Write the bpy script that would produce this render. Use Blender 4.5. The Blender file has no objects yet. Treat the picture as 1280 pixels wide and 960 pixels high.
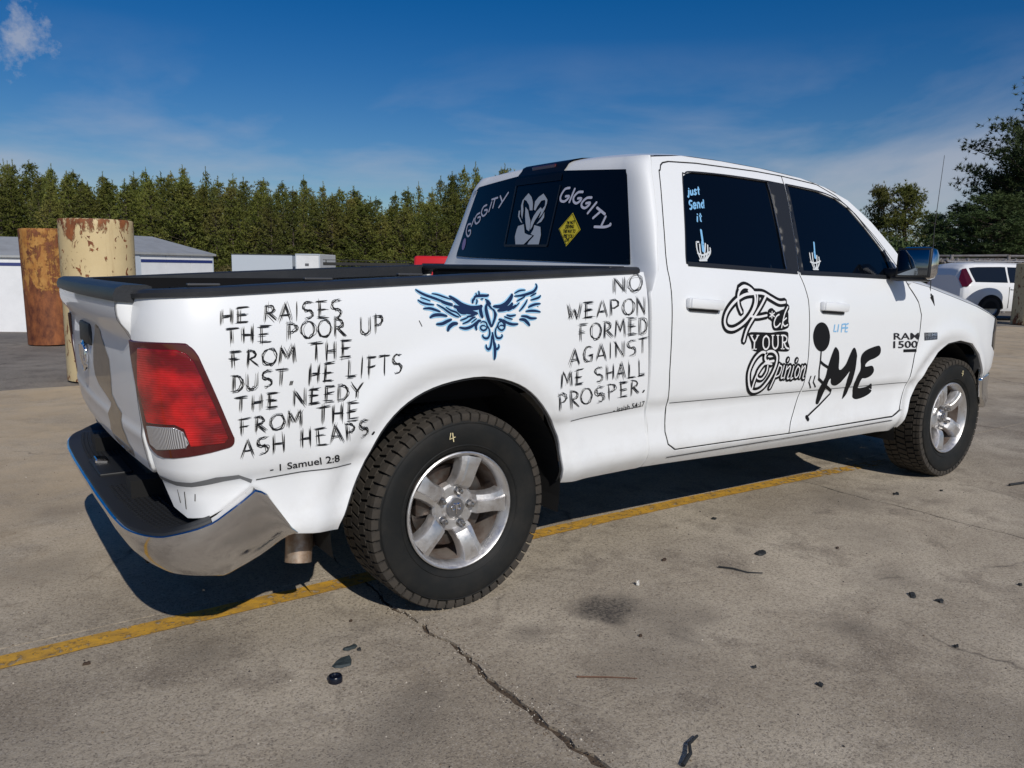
import bpy, bmesh, math, random
from mathutils import Vector, Matrix, noise
from mathutils.geometry import delaunay_2d_cdt
R=math.radians
scene=bpy.context.scene
COL=scene.collection
# ------------------------------------------------------------------ camera, sky, sun
cam_d=bpy.data.cameras.new("camera"); cam=bpy.data.objects.new("camera",cam_d); COL.objects.link(cam)
CAM=Vector((-1.575,-3.475,1.342)); YAW,PIT,ROL=R(54.754),R(-8.359),R(.869)
cam_d.sensor_width=36; cam_d.lens=36*991.2/1280; cam_d.clip_end=3000; cam_d.clip_start=.05
_f=Vector((math.cos(YAW)*math.cos(PIT),math.sin(YAW)*math.cos(PIT),math.sin(PIT)))
_r=_f.cross(Vector((0,0,1))).normalized(); _u=_r.cross(_f)
r2=math.cos(ROL)*_r+math.sin(ROL)*_u; u2=-math.sin(ROL)*_r+math.cos(ROL)*_u
M=Matrix((r2,u2,-_f)).transposed().to_4x4(); M.translation=CAM
cam.matrix_world=M; scene.camera=cam
SUN_EL=R(35); SUN_TRAVEL=R(79)          # light travels towards this azimuth
sdir=Vector((-math.cos(SUN_TRAVEL)*math.cos(SUN_EL),-math.sin(SUN_TRAVEL)*math.cos(SUN_EL),math.sin(SUN_EL)))
sl=bpy.data.lights.new("sun","SUN"); sl.energy=4.9; sl.angle=R(.5); sl.color=(1,.955,.89)
so=bpy.data.objects.new("sun",sl); COL.objects.link(so); so.rotation_euler=sdir.to_track_quat('Z','Y').to_euler(); so.location=(0,0,30)
w=bpy.data.worlds.new("World"); scene.world=w; w.use_nodes=True
nt=w.node_tree; nt.nodes.clear(); N=nt.nodes.new; LK=nt.links.new
sky=N('ShaderNodeTexSky'); sky.sky_type='NISHITA'; sky.sun_disc=False; sky.sun_elevation=SUN_EL
sky.sun_rotation=math.atan2(sdir.x,sdir.y); sky.air_density=1.0; sky.dust_density=.25; sky.ozone_density=3.5; sky.altitude=300
tc=N('ShaderNodeTexCoord'); mp=N('ShaderNodeMapping'); mp.inputs['Scale'].default_value=(1.2,1.2,4.0); mp.inputs['Location'].default_value=(1.35,.1,.4)
nz=N('ShaderNodeTexNoise'); nz.inputs['Scale'].default_value=1.5; nz.inputs['Detail'].default_value=7; nz.inputs['Roughness'].default_value=.55; nz.inputs['Distortion'].default_value=.35
LK(tc.outputs['Generated'],mp.inputs[0]); LK(mp.outputs[0],nz.inputs['Vector'])
cr=N('ShaderNodeValToRGB'); cr.color_ramp.elements[0].position=.44; cr.color_ramp.elements[1].position=.66; LK(nz.outputs[0],cr.inputs[0])
sx=N('ShaderNodeSeparateXYZ'); LK(tc.outputs['Generated'],sx.inputs[0])
cz=N('ShaderNodeValToRGB'); e=cz.color_ramp.elements; e[0].position=0; e[0].color=(1,1,1,1); e[1].position=.26; e[1].color=(.0,.0,.0,1); m_=cz.color_ramp.elements.new(.12); m_.color=(.95,.95,.95,1); LK(sx.outputs[2],cz.inputs[0])
mu=N('ShaderNodeMath'); mu.operation='MULTIPLY'; LK(cr.outputs[0],mu.inputs[0]); LK(cz.outputs[0],mu.inputs[1])
mu2=N('ShaderNodeMath'); mu2.operation='MULTIPLY'; mu2.inputs[1].default_value=.75; LK(mu.outputs[0],mu2.inputs[0])
hs=N('ShaderNodeHueSaturation'); hs.inputs['Hue'].default_value=.511; hs.inputs['Saturation'].default_value=1.45; hs.inputs['Value'].default_value=1.3; LK(sky.outputs[0],hs.inputs['Color'])
# one small puff of cloud high on the left
dp=N('ShaderNodeVectorMath'); dp.operation='DISTANCE'; LK(tc.outputs['Generated'],dp.inputs[0])
def pixdir(x,y): return (_f+(x-640)/991.2*r2-(y-480)/991.2*u2).normalized()
dp.inputs[1].default_value=pixdir(14,44)
nz2=N('ShaderNodeTexNoise'); nz2.inputs['Scale'].default_value=26; nz2.inputs['Detail'].default_value=9; nz2.inputs['Roughness'].default_value=.65; LK(tc.outputs['Generated'],nz2.inputs['Vector'])
pa=N('ShaderNodeMath'); pa.operation='MULTIPLY_ADD'; pa.inputs[1].default_value=.15; LK(nz2.outputs[0],pa.inputs[0]); LK(dp.outputs['Value'],pa.inputs[2])
pr=N('ShaderNodeMapRange'); pr.inputs['From Min'].default_value=.108; pr.inputs['From Max'].default_value=.080; pr.inputs['To Max'].default_value=.6; LK(pa.outputs[0],pr.inputs['Value'])
mx=N('ShaderNodeMath'); mx.operation='MAXIMUM'; LK(mu2.outputs[0],mx.inputs[0]); LK(pr.outputs[0],mx.inputs[1])
mi=N('ShaderNodeMix'); mi.data_type='RGBA'; mi.inputs['B'].default_value=(9.5,10,11.5,1)
LK(mx.outputs[0],mi.inputs['Factor']); LK(hs.outputs[0],mi.inputs['A'])
bg=N('ShaderNodeBackground'); bg.inputs[1].default_value=.068; LK(mi.outputs['Result'],bg.inputs[0])
wo=N('ShaderNodeOutputWorld'); LK(bg.outputs[0],wo.inputs[0])
vs=scene.view_settings; vs.view_transform='Standard'; vs.look='None'; vs.exposure=-.60; vs.gamma=1; vs.use_curve_mapping=False
# ------------------------------------------------------------------ truck flank surface
import math
# ---- truck side surface: s runs along the flank (equals x on the straight part), z is height
WT=[(.30,.80),(.38,.875),(.42,.915),(.455,.948),(.48,.966),(.50,.972),(.53,.969),(.60,.958),(.68,.959),(.712,.965),(.7185,.973),(.76,.983),(.85,.990),(1.0,.990),(1.12,.985),(1.20,.976),(1.26,.962),(1.31,.944),(1.345,.926),(1.37,.915),(1.5,.868),(1.7,.787),(1.80,.742),(1.85,.712),(1.90,.67),(2.0,.58)]
def lerp_tab(T,z):
    if z<=T[0][0]: return T[0][1]
    for (a,b),(c,d) in zip(T,T[1:]):
        if z<=c: return b+(d-b)*(z-a)/(c-a)
    return T[-1][1]
# smooth the table once into a fine lookup
def make_w():
    zs=[.30+i*.005 for i in range(341)]
    raw=[lerp_tab(WT,z) for z in zs]
    out=[]
    for i,z in enumerate(zs):
        r=2 if .66<z<.76 else 7
        a=max(0,i-r);b=min(len(zs),i+r+1)
        out.append(sum(raw[a:b])/(b-a))
    return zs,out
_ZS,_WS=make_w()
def wprof(z):
    t=(z-.30)/.005
    i=int(max(0,min(len(_WS)-2,math.floor(t))));f=max(0,min(1,t-i))
    return _WS[i]+(_WS[i+1]-_WS[i])*f
def rake(x):
    if x<.9: return -.0115+.0445*x
    return .030-.0235*(x-.9)
PLAN=[(-1.180,0),(-1.178,.3),(-1.170,.6),(-1.156,.76),(-1.134,.85),(-1.098,.915),(-1.052,.952),(-1.0,.975),(-.9,.988),(-.8,.990),(0,.990),(2,.990),(3.6,.990),(3.9,.985),(4.1,.972),(4.25,.945),(4.37,.905),(4.5,.845),(4.6,.77),(4.68,.67),(4.75,.5),(4.79,.3),(4.81,0)]
def make_plan():
    # dense polyline, smoothed, measured by arc length so that s=x at x=0
    P=[]
    for (a,b),(c,d) in zip(PLAN,PLAN[1:]):
        n=max(2,int(math.hypot(c-a,d-b)/.01))
        for i in range(n): P.append((a+(c-a)*i/n,b+(d-b)*i/n))
    P.append(PLAN[-1])
    for _ in range(30):
        P=[P[0]]+[((P[i-1][0]+2*P[i][0]+P[i+1][0])/4,(P[i-1][1]+2*P[i][1]+P[i+1][1])/4) for i in range(1,len(P)-1)]+[P[-1]]
    S=[0]
    for a,b in zip(P,P[1:]): S.append(S[-1]+math.hypot(b[0]-a[0],b[1]-a[1]))
    k=min(range(len(P)),key=lambda i:abs(P[i][0])); off=S[k]-P[k][0]
    return P,[s-off for s in S]
_P,_S=make_plan()
import bisect
def plan(s):
    i=max(0,min(len(_P)-2,bisect.bisect_right(_S,s)-1))
    f=(s-_S[i])/max(1e-9,_S[i+1]-_S[i]);f=max(0,min(1,f))
    a,b=_P[i],_P[i+1]
    j0=max(0,i-2);j1=min(len(_P)-1,i+3)
    tx=_P[j1][0]-_P[j0][0];ty=_P[j1][1]-_P[j0][1];l=math.hypot(tx,ty)
    return a[0]+(b[0]-a[0])*f,a[1]+(b[1]-a[1])*f,-ty/l,tx/l   # position, outward normal (x, half-width dir)
def flare(x,z):
    f=0
    for cx,cz,R in((-.03,.40,.50),(3.60,.40,.47)):
        d=math.hypot(x-cx,(z-cz)*.95)-R
        if d<.3 and z>.33: f+=.013*math.exp(-((d-.085)/.055)**2)-.012*math.exp(-(d/.045)**2)
    return f
def side(s,z,off=0.,sgn=-1):
    x,h,nx,ny=plan(s)
    i=.99-wprof(z-rake(x))-flare(x,z)-off
    k=1 if i<.3 else .3/i
    t=max(0.,min(1.,(-.80-s)/.40));t=t*t*(3-2*t)
    return (x-nx*i+.105*(1.25-z)*t,sgn*(h-ny*i),z)
SREAR=_S[0]
ART={'me_fill':[[(2.261,1.0),(2.26,0.98),(2.255,0.961),(2.244,0.945),(2.23,0.933),(2.213,0.926),(2.193,0.925),(2.174,0.928),(2.155,0.937),(2.138,0.95),(2.124,0.967),(2.115,0.986),(2.11,1.006),(2.111,1.025),(2.118,1.044),(2.128,1.059),(2.143,1.071),(2.161,1.078),(2.18,1.08),(2.199,1.077),(2.218,1.069),(2.234,1.056),(2.247,1.039),(2.256,1.02)],[(2.315,0.942),(2.341,0.93),(2.355,0.912),(2.362,0.877),(2.366,0.825),(2.384,0.814),(2.409,0.826),(2.433,0.847),(2.459,0.891),(2.488,0.929),(2.511,0.924),(2.531,0.887),(2.53,0.861),(2.53,0.815),(2.524,0.772),(2.515,0.716),(2.509,0.671),(2.469,0.641),(2.469,0.658),(2.474,0.691),(2.464,0.747),(2.477,0.799),(2.454,0.78),(2.41,0.744),(2.379,0.729),(2.353,0.728),(2.327,0.736),(2.312,0.751),(2.306,0.771),(2.287,0.753),(2.282,0.693),(2.255,0.646),(2.241,0.631),(2.222,0.636),(2.221,0.655),(2.227,0.684),(2.224,0.731),(2.253,0.781),(2.262,0.832),(2.272,0.863),(2.288,0.9)],[(2.738,0.932),(2.759,0.923),(2.768,0.906),(2.766,0.889),(2.752,0.875),(2.712,0.861),(2.667,0.853),(2.639,0.842),(2.624,0.83),(2.629,0.817),(2.691,0.819),(2.717,0.797),(2.716,0.777),(2.691,0.758),(2.648,0.749),(2.613,0.75),(2.6,0.73),(2.601,0.709),(2.608,0.694),(2.65,0.692),(2.697,0.698),(2.722,0.713),(2.748,0.69),(2.755,0.662),(2.729,0.647),(2.678,0.634),(2.62,0.628),(2.585,0.633),(2.567,0.646),(2.565,0.663),(2.558,0.691),(2.546,0.724),(2.56,0.767),(2.58,0.799),(2.579,0.826),(2.57,0.859),(2.574,0.882),(2.589,0.898),(2.622,0.913),(2.679,0.925)]],'me_line':[([(2.19,0.93),(2.19,0.874),(2.187,0.823),(2.197,0.775)],0.011),([(2.189,0.871),(2.221,0.853),(2.267,0.834)],0.015),([(2.194,0.777),(2.269,0.734),(2.346,0.697)],0.016),([(2.345,0.7),(2.345,0.681),(2.252,0.624),(2.153,0.576)],0.011),([(2.139,0.573),(2.154,0.555)],0.022),([(2.121,0.796),(2.112,0.765),(2.139,0.731)],0.009),([(2.157,0.795),(2.151,0.762),(2.181,0.733)],0.009)],'life':[([(2.301,1.063),(2.294,1.027),(2.315,1.028)],0.006),([(2.337,1.063),(2.33,1.026)],0.006),([(2.363,1.023),(2.369,1.064),(2.4,1.065)],0.006),([(2.366,1.043),(2.392,1.045)],0.006),([(2.427,1.066),(2.405,1.063),(2.399,1.022),(2.419,1.023)],0.006),([(2.402,1.042),(2.423,1.044)],0.006)],'fk':[([(1.606,1.253),(1.584,1.264),(1.552,1.264),(1.521,1.245),(1.508,1.217),(1.509,1.179),(1.528,1.144)],0.02),([(1.633,1.235),(1.556,1.228),(1.478,1.195),(1.423,1.149),(1.406,1.105),(1.426,1.073),(1.477,1.068),(1.55,1.098),(1.605,1.145),(1.634,1.193),(1.632,1.232),(1.607,1.257),(1.565,1.27),(1.524,1.256)],0.022),([(1.59,1.248),(1.633,1.238),(1.699,1.234),(1.758,1.211),(1.82,1.189),(1.869,1.19)],0.022),([(1.652,1.232),(1.652,1.209),(1.636,1.17),(1.599,1.126)],0.013),([(1.718,1.221),(1.677,1.176),(1.62,1.119),(1.571,1.062),(1.548,1.005)],0.02),([(1.594,1.126),(1.65,1.12),(1.72,1.127)],0.017),([(1.761,1.145),(1.759,1.112)],0.01),([(1.743,1.137),(1.78,1.119)],0.01),([(1.78,1.138),(1.743,1.119)],0.01),([(1.817,1.129),(1.794,1.118),(1.778,1.089),(1.787,1.067),(1.81,1.071),(1.827,1.084)],0.013),([(1.889,1.166),(1.86,1.127),(1.839,1.062)],0.013),([(1.877,1.11),(1.848,1.092),(1.862,1.07),(1.889,1.076)],0.012),([(1.734,0.936),(1.691,0.945),(1.638,0.912),(1.604,0.851),(1.618,0.784),(1.655,0.75),(1.712,0.756),(1.764,0.8),(1.804,0.859),(1.816,0.913),(1.786,0.943),(1.738,0.945),(1.72,0.918),(1.738,0.896),(1.79,0.897)],0.02),([(1.747,0.903),(1.699,0.872),(1.66,0.821),(1.643,0.761)],0.015),([(1.776,0.881),(1.718,0.885),(1.675,0.854),(1.671,0.82),(1.709,0.811),(1.74,0.843),(1.745,0.876)],0.014),([(1.838,0.878),(1.813,0.818),(1.784,0.756)],0.013),([(1.836,0.871),(1.859,0.861),(1.845,0.822),(1.814,0.814)],0.011),([(1.878,0.869),(1.864,0.807),(1.881,0.806)],0.011),([(1.909,0.901),(1.902,0.889)],0.012),([(1.901,0.864),(1.889,0.799)],0.011),([(1.897,0.843),(1.925,0.862),(1.932,0.851),(1.917,0.8),(1.932,0.799)],0.011),([(1.959,0.86),(1.946,0.798),(1.962,0.799)],0.011),([(1.983,0.894),(1.976,0.882)],0.012),([(1.993,0.858),(1.976,0.828),(1.984,0.799),(2.005,0.808),(2.012,0.843),(1.993,0.858)],0.011),([(2.033,0.858),(2.02,0.793)],0.011),([(2.029,0.835),(2.053,0.855),(2.058,0.844),(2.049,0.795),(2.061,0.79)],0.011)],'your':[([(1.603,1.03),(1.63,1.002),(1.653,1.028)],0.014),([(1.63,1.002),(1.63,0.964)],0.015),([(1.616,0.963),(1.648,0.963)],0.008),([(1.597,1.032),(1.615,1.032)],0.008),([(1.645,1.03),(1.662,1.03)],0.008),([(1.718,1.026),(1.698,1.012),(1.699,0.976),(1.721,0.958),(1.743,0.974),(1.74,1.01),(1.718,1.026)],0.014),([(1.77,1.024),(1.774,0.976),(1.795,0.958),(1.815,0.974),(1.811,1.022)],0.014),([(1.761,1.026),(1.781,1.026)],0.008),([(1.801,1.025),(1.821,1.024)],0.008),([(1.849,1.021),(1.854,0.957)],0.014),([(1.838,1.023),(1.865,1.022),(1.885,1.01),(1.88,0.991),(1.854,0.987)],0.012),([(1.865,0.985),(1.883,0.961),(1.906,0.953)],0.014),([(1.842,0.956),(1.869,0.954)],0.008)],'your_bg':[[(1.582,1.044),(1.673,1.045),(1.757,1.04),(1.82,1.044),(1.888,1.04),(1.9,1.018),(1.898,0.991),(1.914,0.963),(1.91,0.942),(1.872,0.939),(1.764,0.949),(1.681,0.948),(1.62,0.959),(1.607,0.996)],[(1.731,1.151),(1.765,1.162),(1.796,1.141),(1.85,1.154),(1.888,1.146),(1.896,1.106),(1.887,1.059),(1.82,1.048),(1.772,1.056),(1.759,1.096),(1.728,1.113)],[(1.819,0.879),(1.877,0.891),(1.989,0.883),(2.061,0.858),(2.064,0.815),(2.051,0.773),(1.945,0.772),(1.811,0.78),(1.789,0.805)]],'bird':[([(-0.223,1.261),(-0.211,1.252),(-0.186,1.24),(-0.147,1.227),(-0.107,1.213),(-0.075,1.206)],0.0066),([(-0.16,1.245),(-0.136,1.241),(-0.105,1.231),(-0.08,1.223)],0.0047),([(-0.09,1.237),(-0.064,1.22),(-0.037,1.202),(0.001,1.191),(0.04,1.194),(0.046,1.203)],0.0122),([(-0.22,1.224),(-0.204,1.214),(-0.182,1.208),(-0.153,1.205)],0.0056),([(-0.208,1.232),(-0.189,1.226),(-0.167,1.218)],0.0038),([(-0.202,1.192),(-0.175,1.193),(-0.152,1.187),(-0.13,1.179)],0.0066),([(-0.178,1.159),(-0.159,1.168),(-0.131,1.169),(-0.103,1.163)],0.0084),([(-0.154,1.136),(-0.128,1.137),(-0.104,1.146),(-0.085,1.152)],0.0084),([(-0.107,1.108),(-0.099,1.124),(-0.081,1.135),(-0.06,1.136)],0.0103),([(-0.145,1.207),(-0.119,1.193),(-0.097,1.178),(-0.07,1.164),(-0.053,1.159)],0.0056),([(-0.126,1.215),(-0.103,1.207),(-0.076,1.2)],0.0047),([(-0.076,1.2),(-0.053,1.192),(-0.03,1.181),(0.004,1.174),(0.028,1.17)],0.0122),([(-0.063,1.188),(-0.045,1.175),(-0.021,1.171)],0.0066),([(-0.109,1.197),(-0.087,1.184),(-0.064,1.176),(-0.046,1.159)],0.0047),([(-0.058,1.122),(-0.029,1.117),(0.0,1.125),(0.021,1.141)],0.0075),([(-0.043,1.134),(-0.018,1.142),(0.002,1.154),(0.017,1.158)],0.0056),([(-0.022,1.16),(-0.002,1.162),(0.018,1.168)],0.0056),([(0.019,1.108),(0.015,1.124),(0.026,1.141),(0.041,1.144)],0.0084),([(-0.052,1.147),(-0.032,1.152),(-0.012,1.16)],0.0047),([(-0.004,1.137),(0.012,1.147),(0.022,1.153)],0.0038),([(0.31,1.282),(0.313,1.269),(0.296,1.251),(0.264,1.241),(0.231,1.235),(0.199,1.233)],0.0075),([(0.259,1.256),(0.229,1.254),(0.201,1.243)],0.0047),([(0.193,1.243),(0.182,1.226),(0.159,1.205),(0.132,1.195),(0.096,1.196)],0.0122),([(0.328,1.236),(0.316,1.227),(0.294,1.221),(0.274,1.217)],0.0056),([(0.308,1.245),(0.291,1.238),(0.276,1.232)],0.0047),([(0.324,1.203),(0.297,1.201),(0.274,1.195),(0.26,1.189)],0.0066),([(0.321,1.17),(0.295,1.175),(0.267,1.176),(0.246,1.174)],0.0066),([(0.301,1.147),(0.271,1.147),(0.25,1.154),(0.223,1.157)],0.0075),([(0.265,1.117),(0.254,1.13),(0.238,1.142),(0.214,1.144)],0.0094),([(0.261,1.221),(0.248,1.204),(0.231,1.187),(0.216,1.175)],0.0056),([(0.252,1.232),(0.229,1.222),(0.207,1.213)],0.0047),([(0.19,1.209),(0.173,1.192),(0.146,1.184),(0.115,1.179)],0.0113),([(0.205,1.2),(0.183,1.188),(0.161,1.178)],0.0066),([(0.211,1.127),(0.184,1.126),(0.158,1.133),(0.138,1.146)],0.0075),([(0.202,1.162),(0.175,1.158),(0.155,1.163)],0.0056),([(0.222,1.209),(0.205,1.196),(0.188,1.184)],0.0038),([(0.185,1.145),(0.164,1.15),(0.144,1.157)],0.0047),([(0.144,1.112),(0.145,1.129),(0.133,1.142),(0.118,1.147)],0.0084),([(0.042,1.255),(0.042,1.24),(0.046,1.234)],0.0056),([(0.028,1.248),(0.029,1.236)],0.0038),([(0.014,1.224),(0.026,1.234),(0.051,1.236),(0.076,1.236),(0.084,1.241)],0.0075),([(0.008,1.207),(0.011,1.22),(0.022,1.226)],0.0066),([(0.022,1.203),(0.028,1.215),(0.027,1.224)],0.0047),([(0.044,1.223),(0.059,1.225)],0.0038),([(0.064,1.223),(0.078,1.215),(0.089,1.202)],0.0056),([(0.068,1.215),(0.081,1.198),(0.092,1.185)],0.0066),([(0.046,1.203),(0.04,1.186),(0.043,1.165),(0.049,1.153)],0.0103),([(0.072,1.207),(0.065,1.19),(0.068,1.165),(0.076,1.139),(0.085,1.118)],0.0103),([(0.09,1.189),(0.102,1.177),(0.103,1.156),(0.094,1.135),(0.086,1.118)],0.0075),([(0.104,1.177),(0.108,1.164),(0.102,1.151)],0.0056),([(0.094,1.063),(0.093,1.038),(0.088,0.994)],0.0094),([(0.087,1.101),(0.09,1.08),(0.093,1.055)],0.0066),([(0.06,1.119),(0.053,1.125),(0.04,1.124),(0.036,1.115),(0.047,1.107),(0.061,1.112),(0.065,1.123),(0.061,1.136),(0.046,1.14),(0.036,1.134)],0.0052),([(0.119,1.118),(0.127,1.124),(0.14,1.122),(0.144,1.113),(0.131,1.105),(0.118,1.112),(0.114,1.122),(0.12,1.135),(0.136,1.139),(0.146,1.132)],0.0052),([(0.065,1.127),(0.074,1.11),(0.075,1.093),(0.066,1.079),(0.052,1.078),(0.043,1.086),(0.047,1.093)],0.0061),([(0.114,1.126),(0.104,1.11),(0.101,1.093),(0.107,1.078),(0.122,1.076),(0.132,1.083),(0.129,1.091)],0.0061),([(0.084,1.089),(0.08,1.064),(0.072,1.043),(0.062,1.037),(0.054,1.045),(0.056,1.056)],0.007),([(0.091,1.089),(0.09,1.064),(0.093,1.043),(0.101,1.036),(0.112,1.043),(0.112,1.055)],0.007)],'gig':[[(-0.273,1.745),(-0.238,1.741),(-0.215,1.711),(-0.219,1.686),(-0.249,1.678),(-0.273,1.69),(-0.279,1.703),(-0.252,1.704)],[(-0.313,1.738),(-0.29,1.672)],[(-0.378,1.718),(-0.343,1.718),(-0.317,1.696),(-0.323,1.674),(-0.346,1.664),(-0.369,1.674),(-0.375,1.686),(-0.349,1.688)],[(-0.449,1.686),(-0.415,1.686),(-0.387,1.666),(-0.389,1.647),(-0.413,1.637),(-0.435,1.647),(-0.444,1.661),(-0.416,1.66)],[(-0.489,1.661),(-0.441,1.61)],[(-0.499,1.635),(-0.561,1.601)],[(-0.533,1.619),(-0.485,1.585)],[(-0.569,1.59),(-0.552,1.547)],[(-0.506,1.543),(-0.574,1.54),(-0.609,1.548),(-0.607,1.554)],[(0.654,1.598),(0.692,1.593),(0.696,1.551),(0.663,1.524),(0.637,1.537),(0.643,1.559),(0.669,1.557)],[(0.623,1.63),(0.643,1.583)],[(0.563,1.659),(0.597,1.649),(0.611,1.62),(0.584,1.597),(0.549,1.611),(0.549,1.635),(0.578,1.632)],[(0.495,1.702),(0.532,1.692),(0.544,1.661),(0.516,1.639),(0.483,1.651),(0.479,1.672),(0.51,1.672)],[(0.442,1.716),(0.456,1.661)],[(0.447,1.73),(0.382,1.737)],[(0.411,1.731),(0.417,1.68)],[(0.358,1.745),(0.324,1.711)],[(0.276,1.759),(0.35,1.679)]],'horns':[[(0.07,1.741),(0.055,1.731),(0.035,1.718),(0.017,1.693),(0.009,1.674),(0.004,1.646),(0.028,1.647),(0.045,1.676),(0.076,1.701),(0.1,1.708),(0.103,1.684),(0.089,1.65),(0.084,1.603),(0.102,1.627),(0.119,1.676),(0.115,1.704),(0.096,1.721)],[(-0.066,1.73),(-0.049,1.722),(-0.029,1.714),(-0.005,1.692),(-0.007,1.65),(-0.021,1.643),(-0.036,1.667),(-0.059,1.693),(-0.088,1.696),(-0.096,1.687),(-0.098,1.664),(-0.074,1.642),(-0.075,1.629),(-0.065,1.599),(-0.089,1.621),(-0.103,1.646),(-0.112,1.677),(-0.11,1.695),(-0.09,1.712)],[(0.075,1.668),(0.044,1.648),(0.026,1.619),(0.005,1.591),(-0.003,1.553),(-0.001,1.535),(0.025,1.545),(0.047,1.583),(0.063,1.621)],[(-0.065,1.659),(-0.08,1.647),(-0.059,1.62),(-0.032,1.585),(-0.019,1.553),(-0.008,1.542),(-0.002,1.581),(-0.015,1.613),(-0.037,1.64)],[(0.119,1.652),(0.116,1.619),(0.074,1.579),(0.098,1.59),(0.129,1.619),(0.133,1.648)],[(-0.104,1.632),(-0.11,1.604),(-0.093,1.582),(-0.055,1.57),(-0.081,1.596),(-0.094,1.614)],[(0.111,1.566),(0.06,1.574),(0.036,1.526),(0.001,1.516),(-0.04,1.511),(-0.001,1.484),(0.025,1.466),(0.103,1.467),(0.123,1.51),(0.118,1.548)],[(-0.038,1.566),(-0.094,1.555),(-0.111,1.514),(-0.108,1.464),(-0.008,1.465),(-0.018,1.481),(-0.055,1.51),(-0.021,1.52),(-0.037,1.543)]],'diamond':[(-0.333,1.618),(-0.413,1.532),(-0.33,1.451),(-0.248,1.539)],'dtext':[[(-0.303,1.568),(-0.365,1.572)],[(-0.297,1.549),(-0.362,1.549)],[(-0.287,1.527),(-0.379,1.525)],[(-0.297,1.503),(-0.37,1.501)],[(-0.316,1.483),(-0.346,1.482)]],'psticker':[(0.74,1.801),(0.704,1.814),(0.698,1.786),(0.718,1.769)],'round':[(0.818,1.471),(0.836,1.512)],'glass':[(0.887,1.41),(-0.77,1.366),(-0.651,1.805),(-0.182,1.841),(0.231,1.847),(0.744,1.844)],'slider':[(0.21,1.465),(-0.177,1.457),(-0.195,1.745),(0.206,1.776)],'stripe':[(0.22,1.846),(-0.183,1.837),(-0.192,1.905),(0.199,1.899)],'just':[(1.327,1.695),(1.417,1.708),(1.429,1.744),(1.34,1.728)],'send':[(1.31,1.628),(1.425,1.641),(1.435,1.678),(1.326,1.67)],'it':[(1.341,1.57),(1.382,1.574),(1.393,1.611),(1.357,1.609)],'hands_w':[([(1.305,1.473),(1.299,1.436),(1.308,1.392)],0.008),([(1.325,1.464),(1.318,1.427),(1.319,1.39)],0.008),([(1.366,1.468),(1.349,1.428),(1.327,1.39)],0.008),([(1.38,1.461),(1.367,1.424),(1.336,1.39)],0.008),([(1.393,1.448),(1.385,1.424),(1.346,1.392)],0.008),([(1.297,1.422),(1.333,1.413),(1.383,1.429)],0.008),([(1.305,1.473),(1.323,1.474)],0.008),([(1.298,1.388),(1.349,1.389)],0.008),([(2.184,1.442),(2.18,1.405),(2.187,1.365)],0.008),([(2.208,1.443),(2.197,1.395),(2.199,1.361)],0.008),([(2.244,1.43),(2.225,1.385),(2.203,1.358)],0.008),([(2.259,1.422),(2.249,1.39),(2.217,1.362)],0.008),([(2.172,1.395),(2.213,1.39),(2.265,1.401)],0.008),([(2.179,1.357),(2.224,1.357)],0.008)],'hands_b':[([(1.357,1.531),(1.348,1.465)],0.016),([(1.348,1.474),(1.34,1.432)],0.022),([(2.247,1.5),(2.23,1.443)],0.014),([(2.23,1.448),(2.224,1.417)],0.02)],'ta':[('HE RAISES',[(-0.908,1.158),(-0.509,1.171),(-0.502,1.23),(-0.904,1.2)]),('THE POOR UP',[(-0.898,1.093),(-0.359,1.113),(-0.355,1.173),(-0.895,1.14)]),('FROM THE',[(-0.891,1.021),(-0.482,1.036),(-0.48,1.093),(-0.888,1.068)]),('DUST, HE LIFTS',[(-0.887,0.949),(-0.301,0.972),(-0.295,1.037),(-0.884,0.997)]),('THE NEEDY',[(-0.879,0.883),(-0.447,0.893),(-0.444,0.945),(-0.877,0.927)]),('FROM THE',[(-0.872,0.81),(-0.465,0.822),(-0.462,0.882),(-0.87,0.856)]),('ASH HEAPS.',[(-0.864,0.735),(-0.393,0.757),(-0.4,0.816),(-0.863,0.787)])],'sam':[(-0.765,0.669),(-0.527,0.677),(-0.534,0.705),(-0.768,0.694)],'tb':[('NO',[(0.709,1.244),(0.877,1.25),(0.893,1.321),(0.721,1.3)]),('WEAPON',[(0.452,1.137),(0.891,1.155),(0.895,1.225),(0.456,1.195)]),('FORMED',[(0.507,1.048),(0.902,1.069),(0.901,1.136),(0.507,1.113)]),('AGAINST',[(0.467,0.952),(0.906,0.984),(0.904,1.049),(0.465,1.014)]),('ME SHALL',[(0.423,0.86),(0.9,0.887),(0.896,0.953),(0.425,0.92)]),('PROSPER.',[(0.407,0.768),(0.905,0.806),(0.897,0.868),(0.396,0.836)])],'isa':[(0.738,0.725),(0.926,0.739),(0.913,0.765),(0.725,0.751)],'ram':[(2.894,0.96),(3.172,0.951),(3.167,0.991),(2.889,0.999)],'n1500':[(2.897,0.91),(3.165,0.901),(3.159,0.944),(2.891,0.952)],'bar':[(3.013,0.881),(3.156,0.876),(3.154,0.894),(3.01,0.898)],'hemi':[(3.238,0.941),(3.37,0.944),(3.375,0.986),(3.234,0.989)],'antbase':[(3.354,1.14),(3.292,1.213)],'scuffs':[([(-1.154,0.625),(-1.15,0.583)],0.004),([(-1.115,0.622),(-1.12,0.565)],0.004),([(-1.06,0.618),(-1.064,0.596)],0.004)]}
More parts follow.
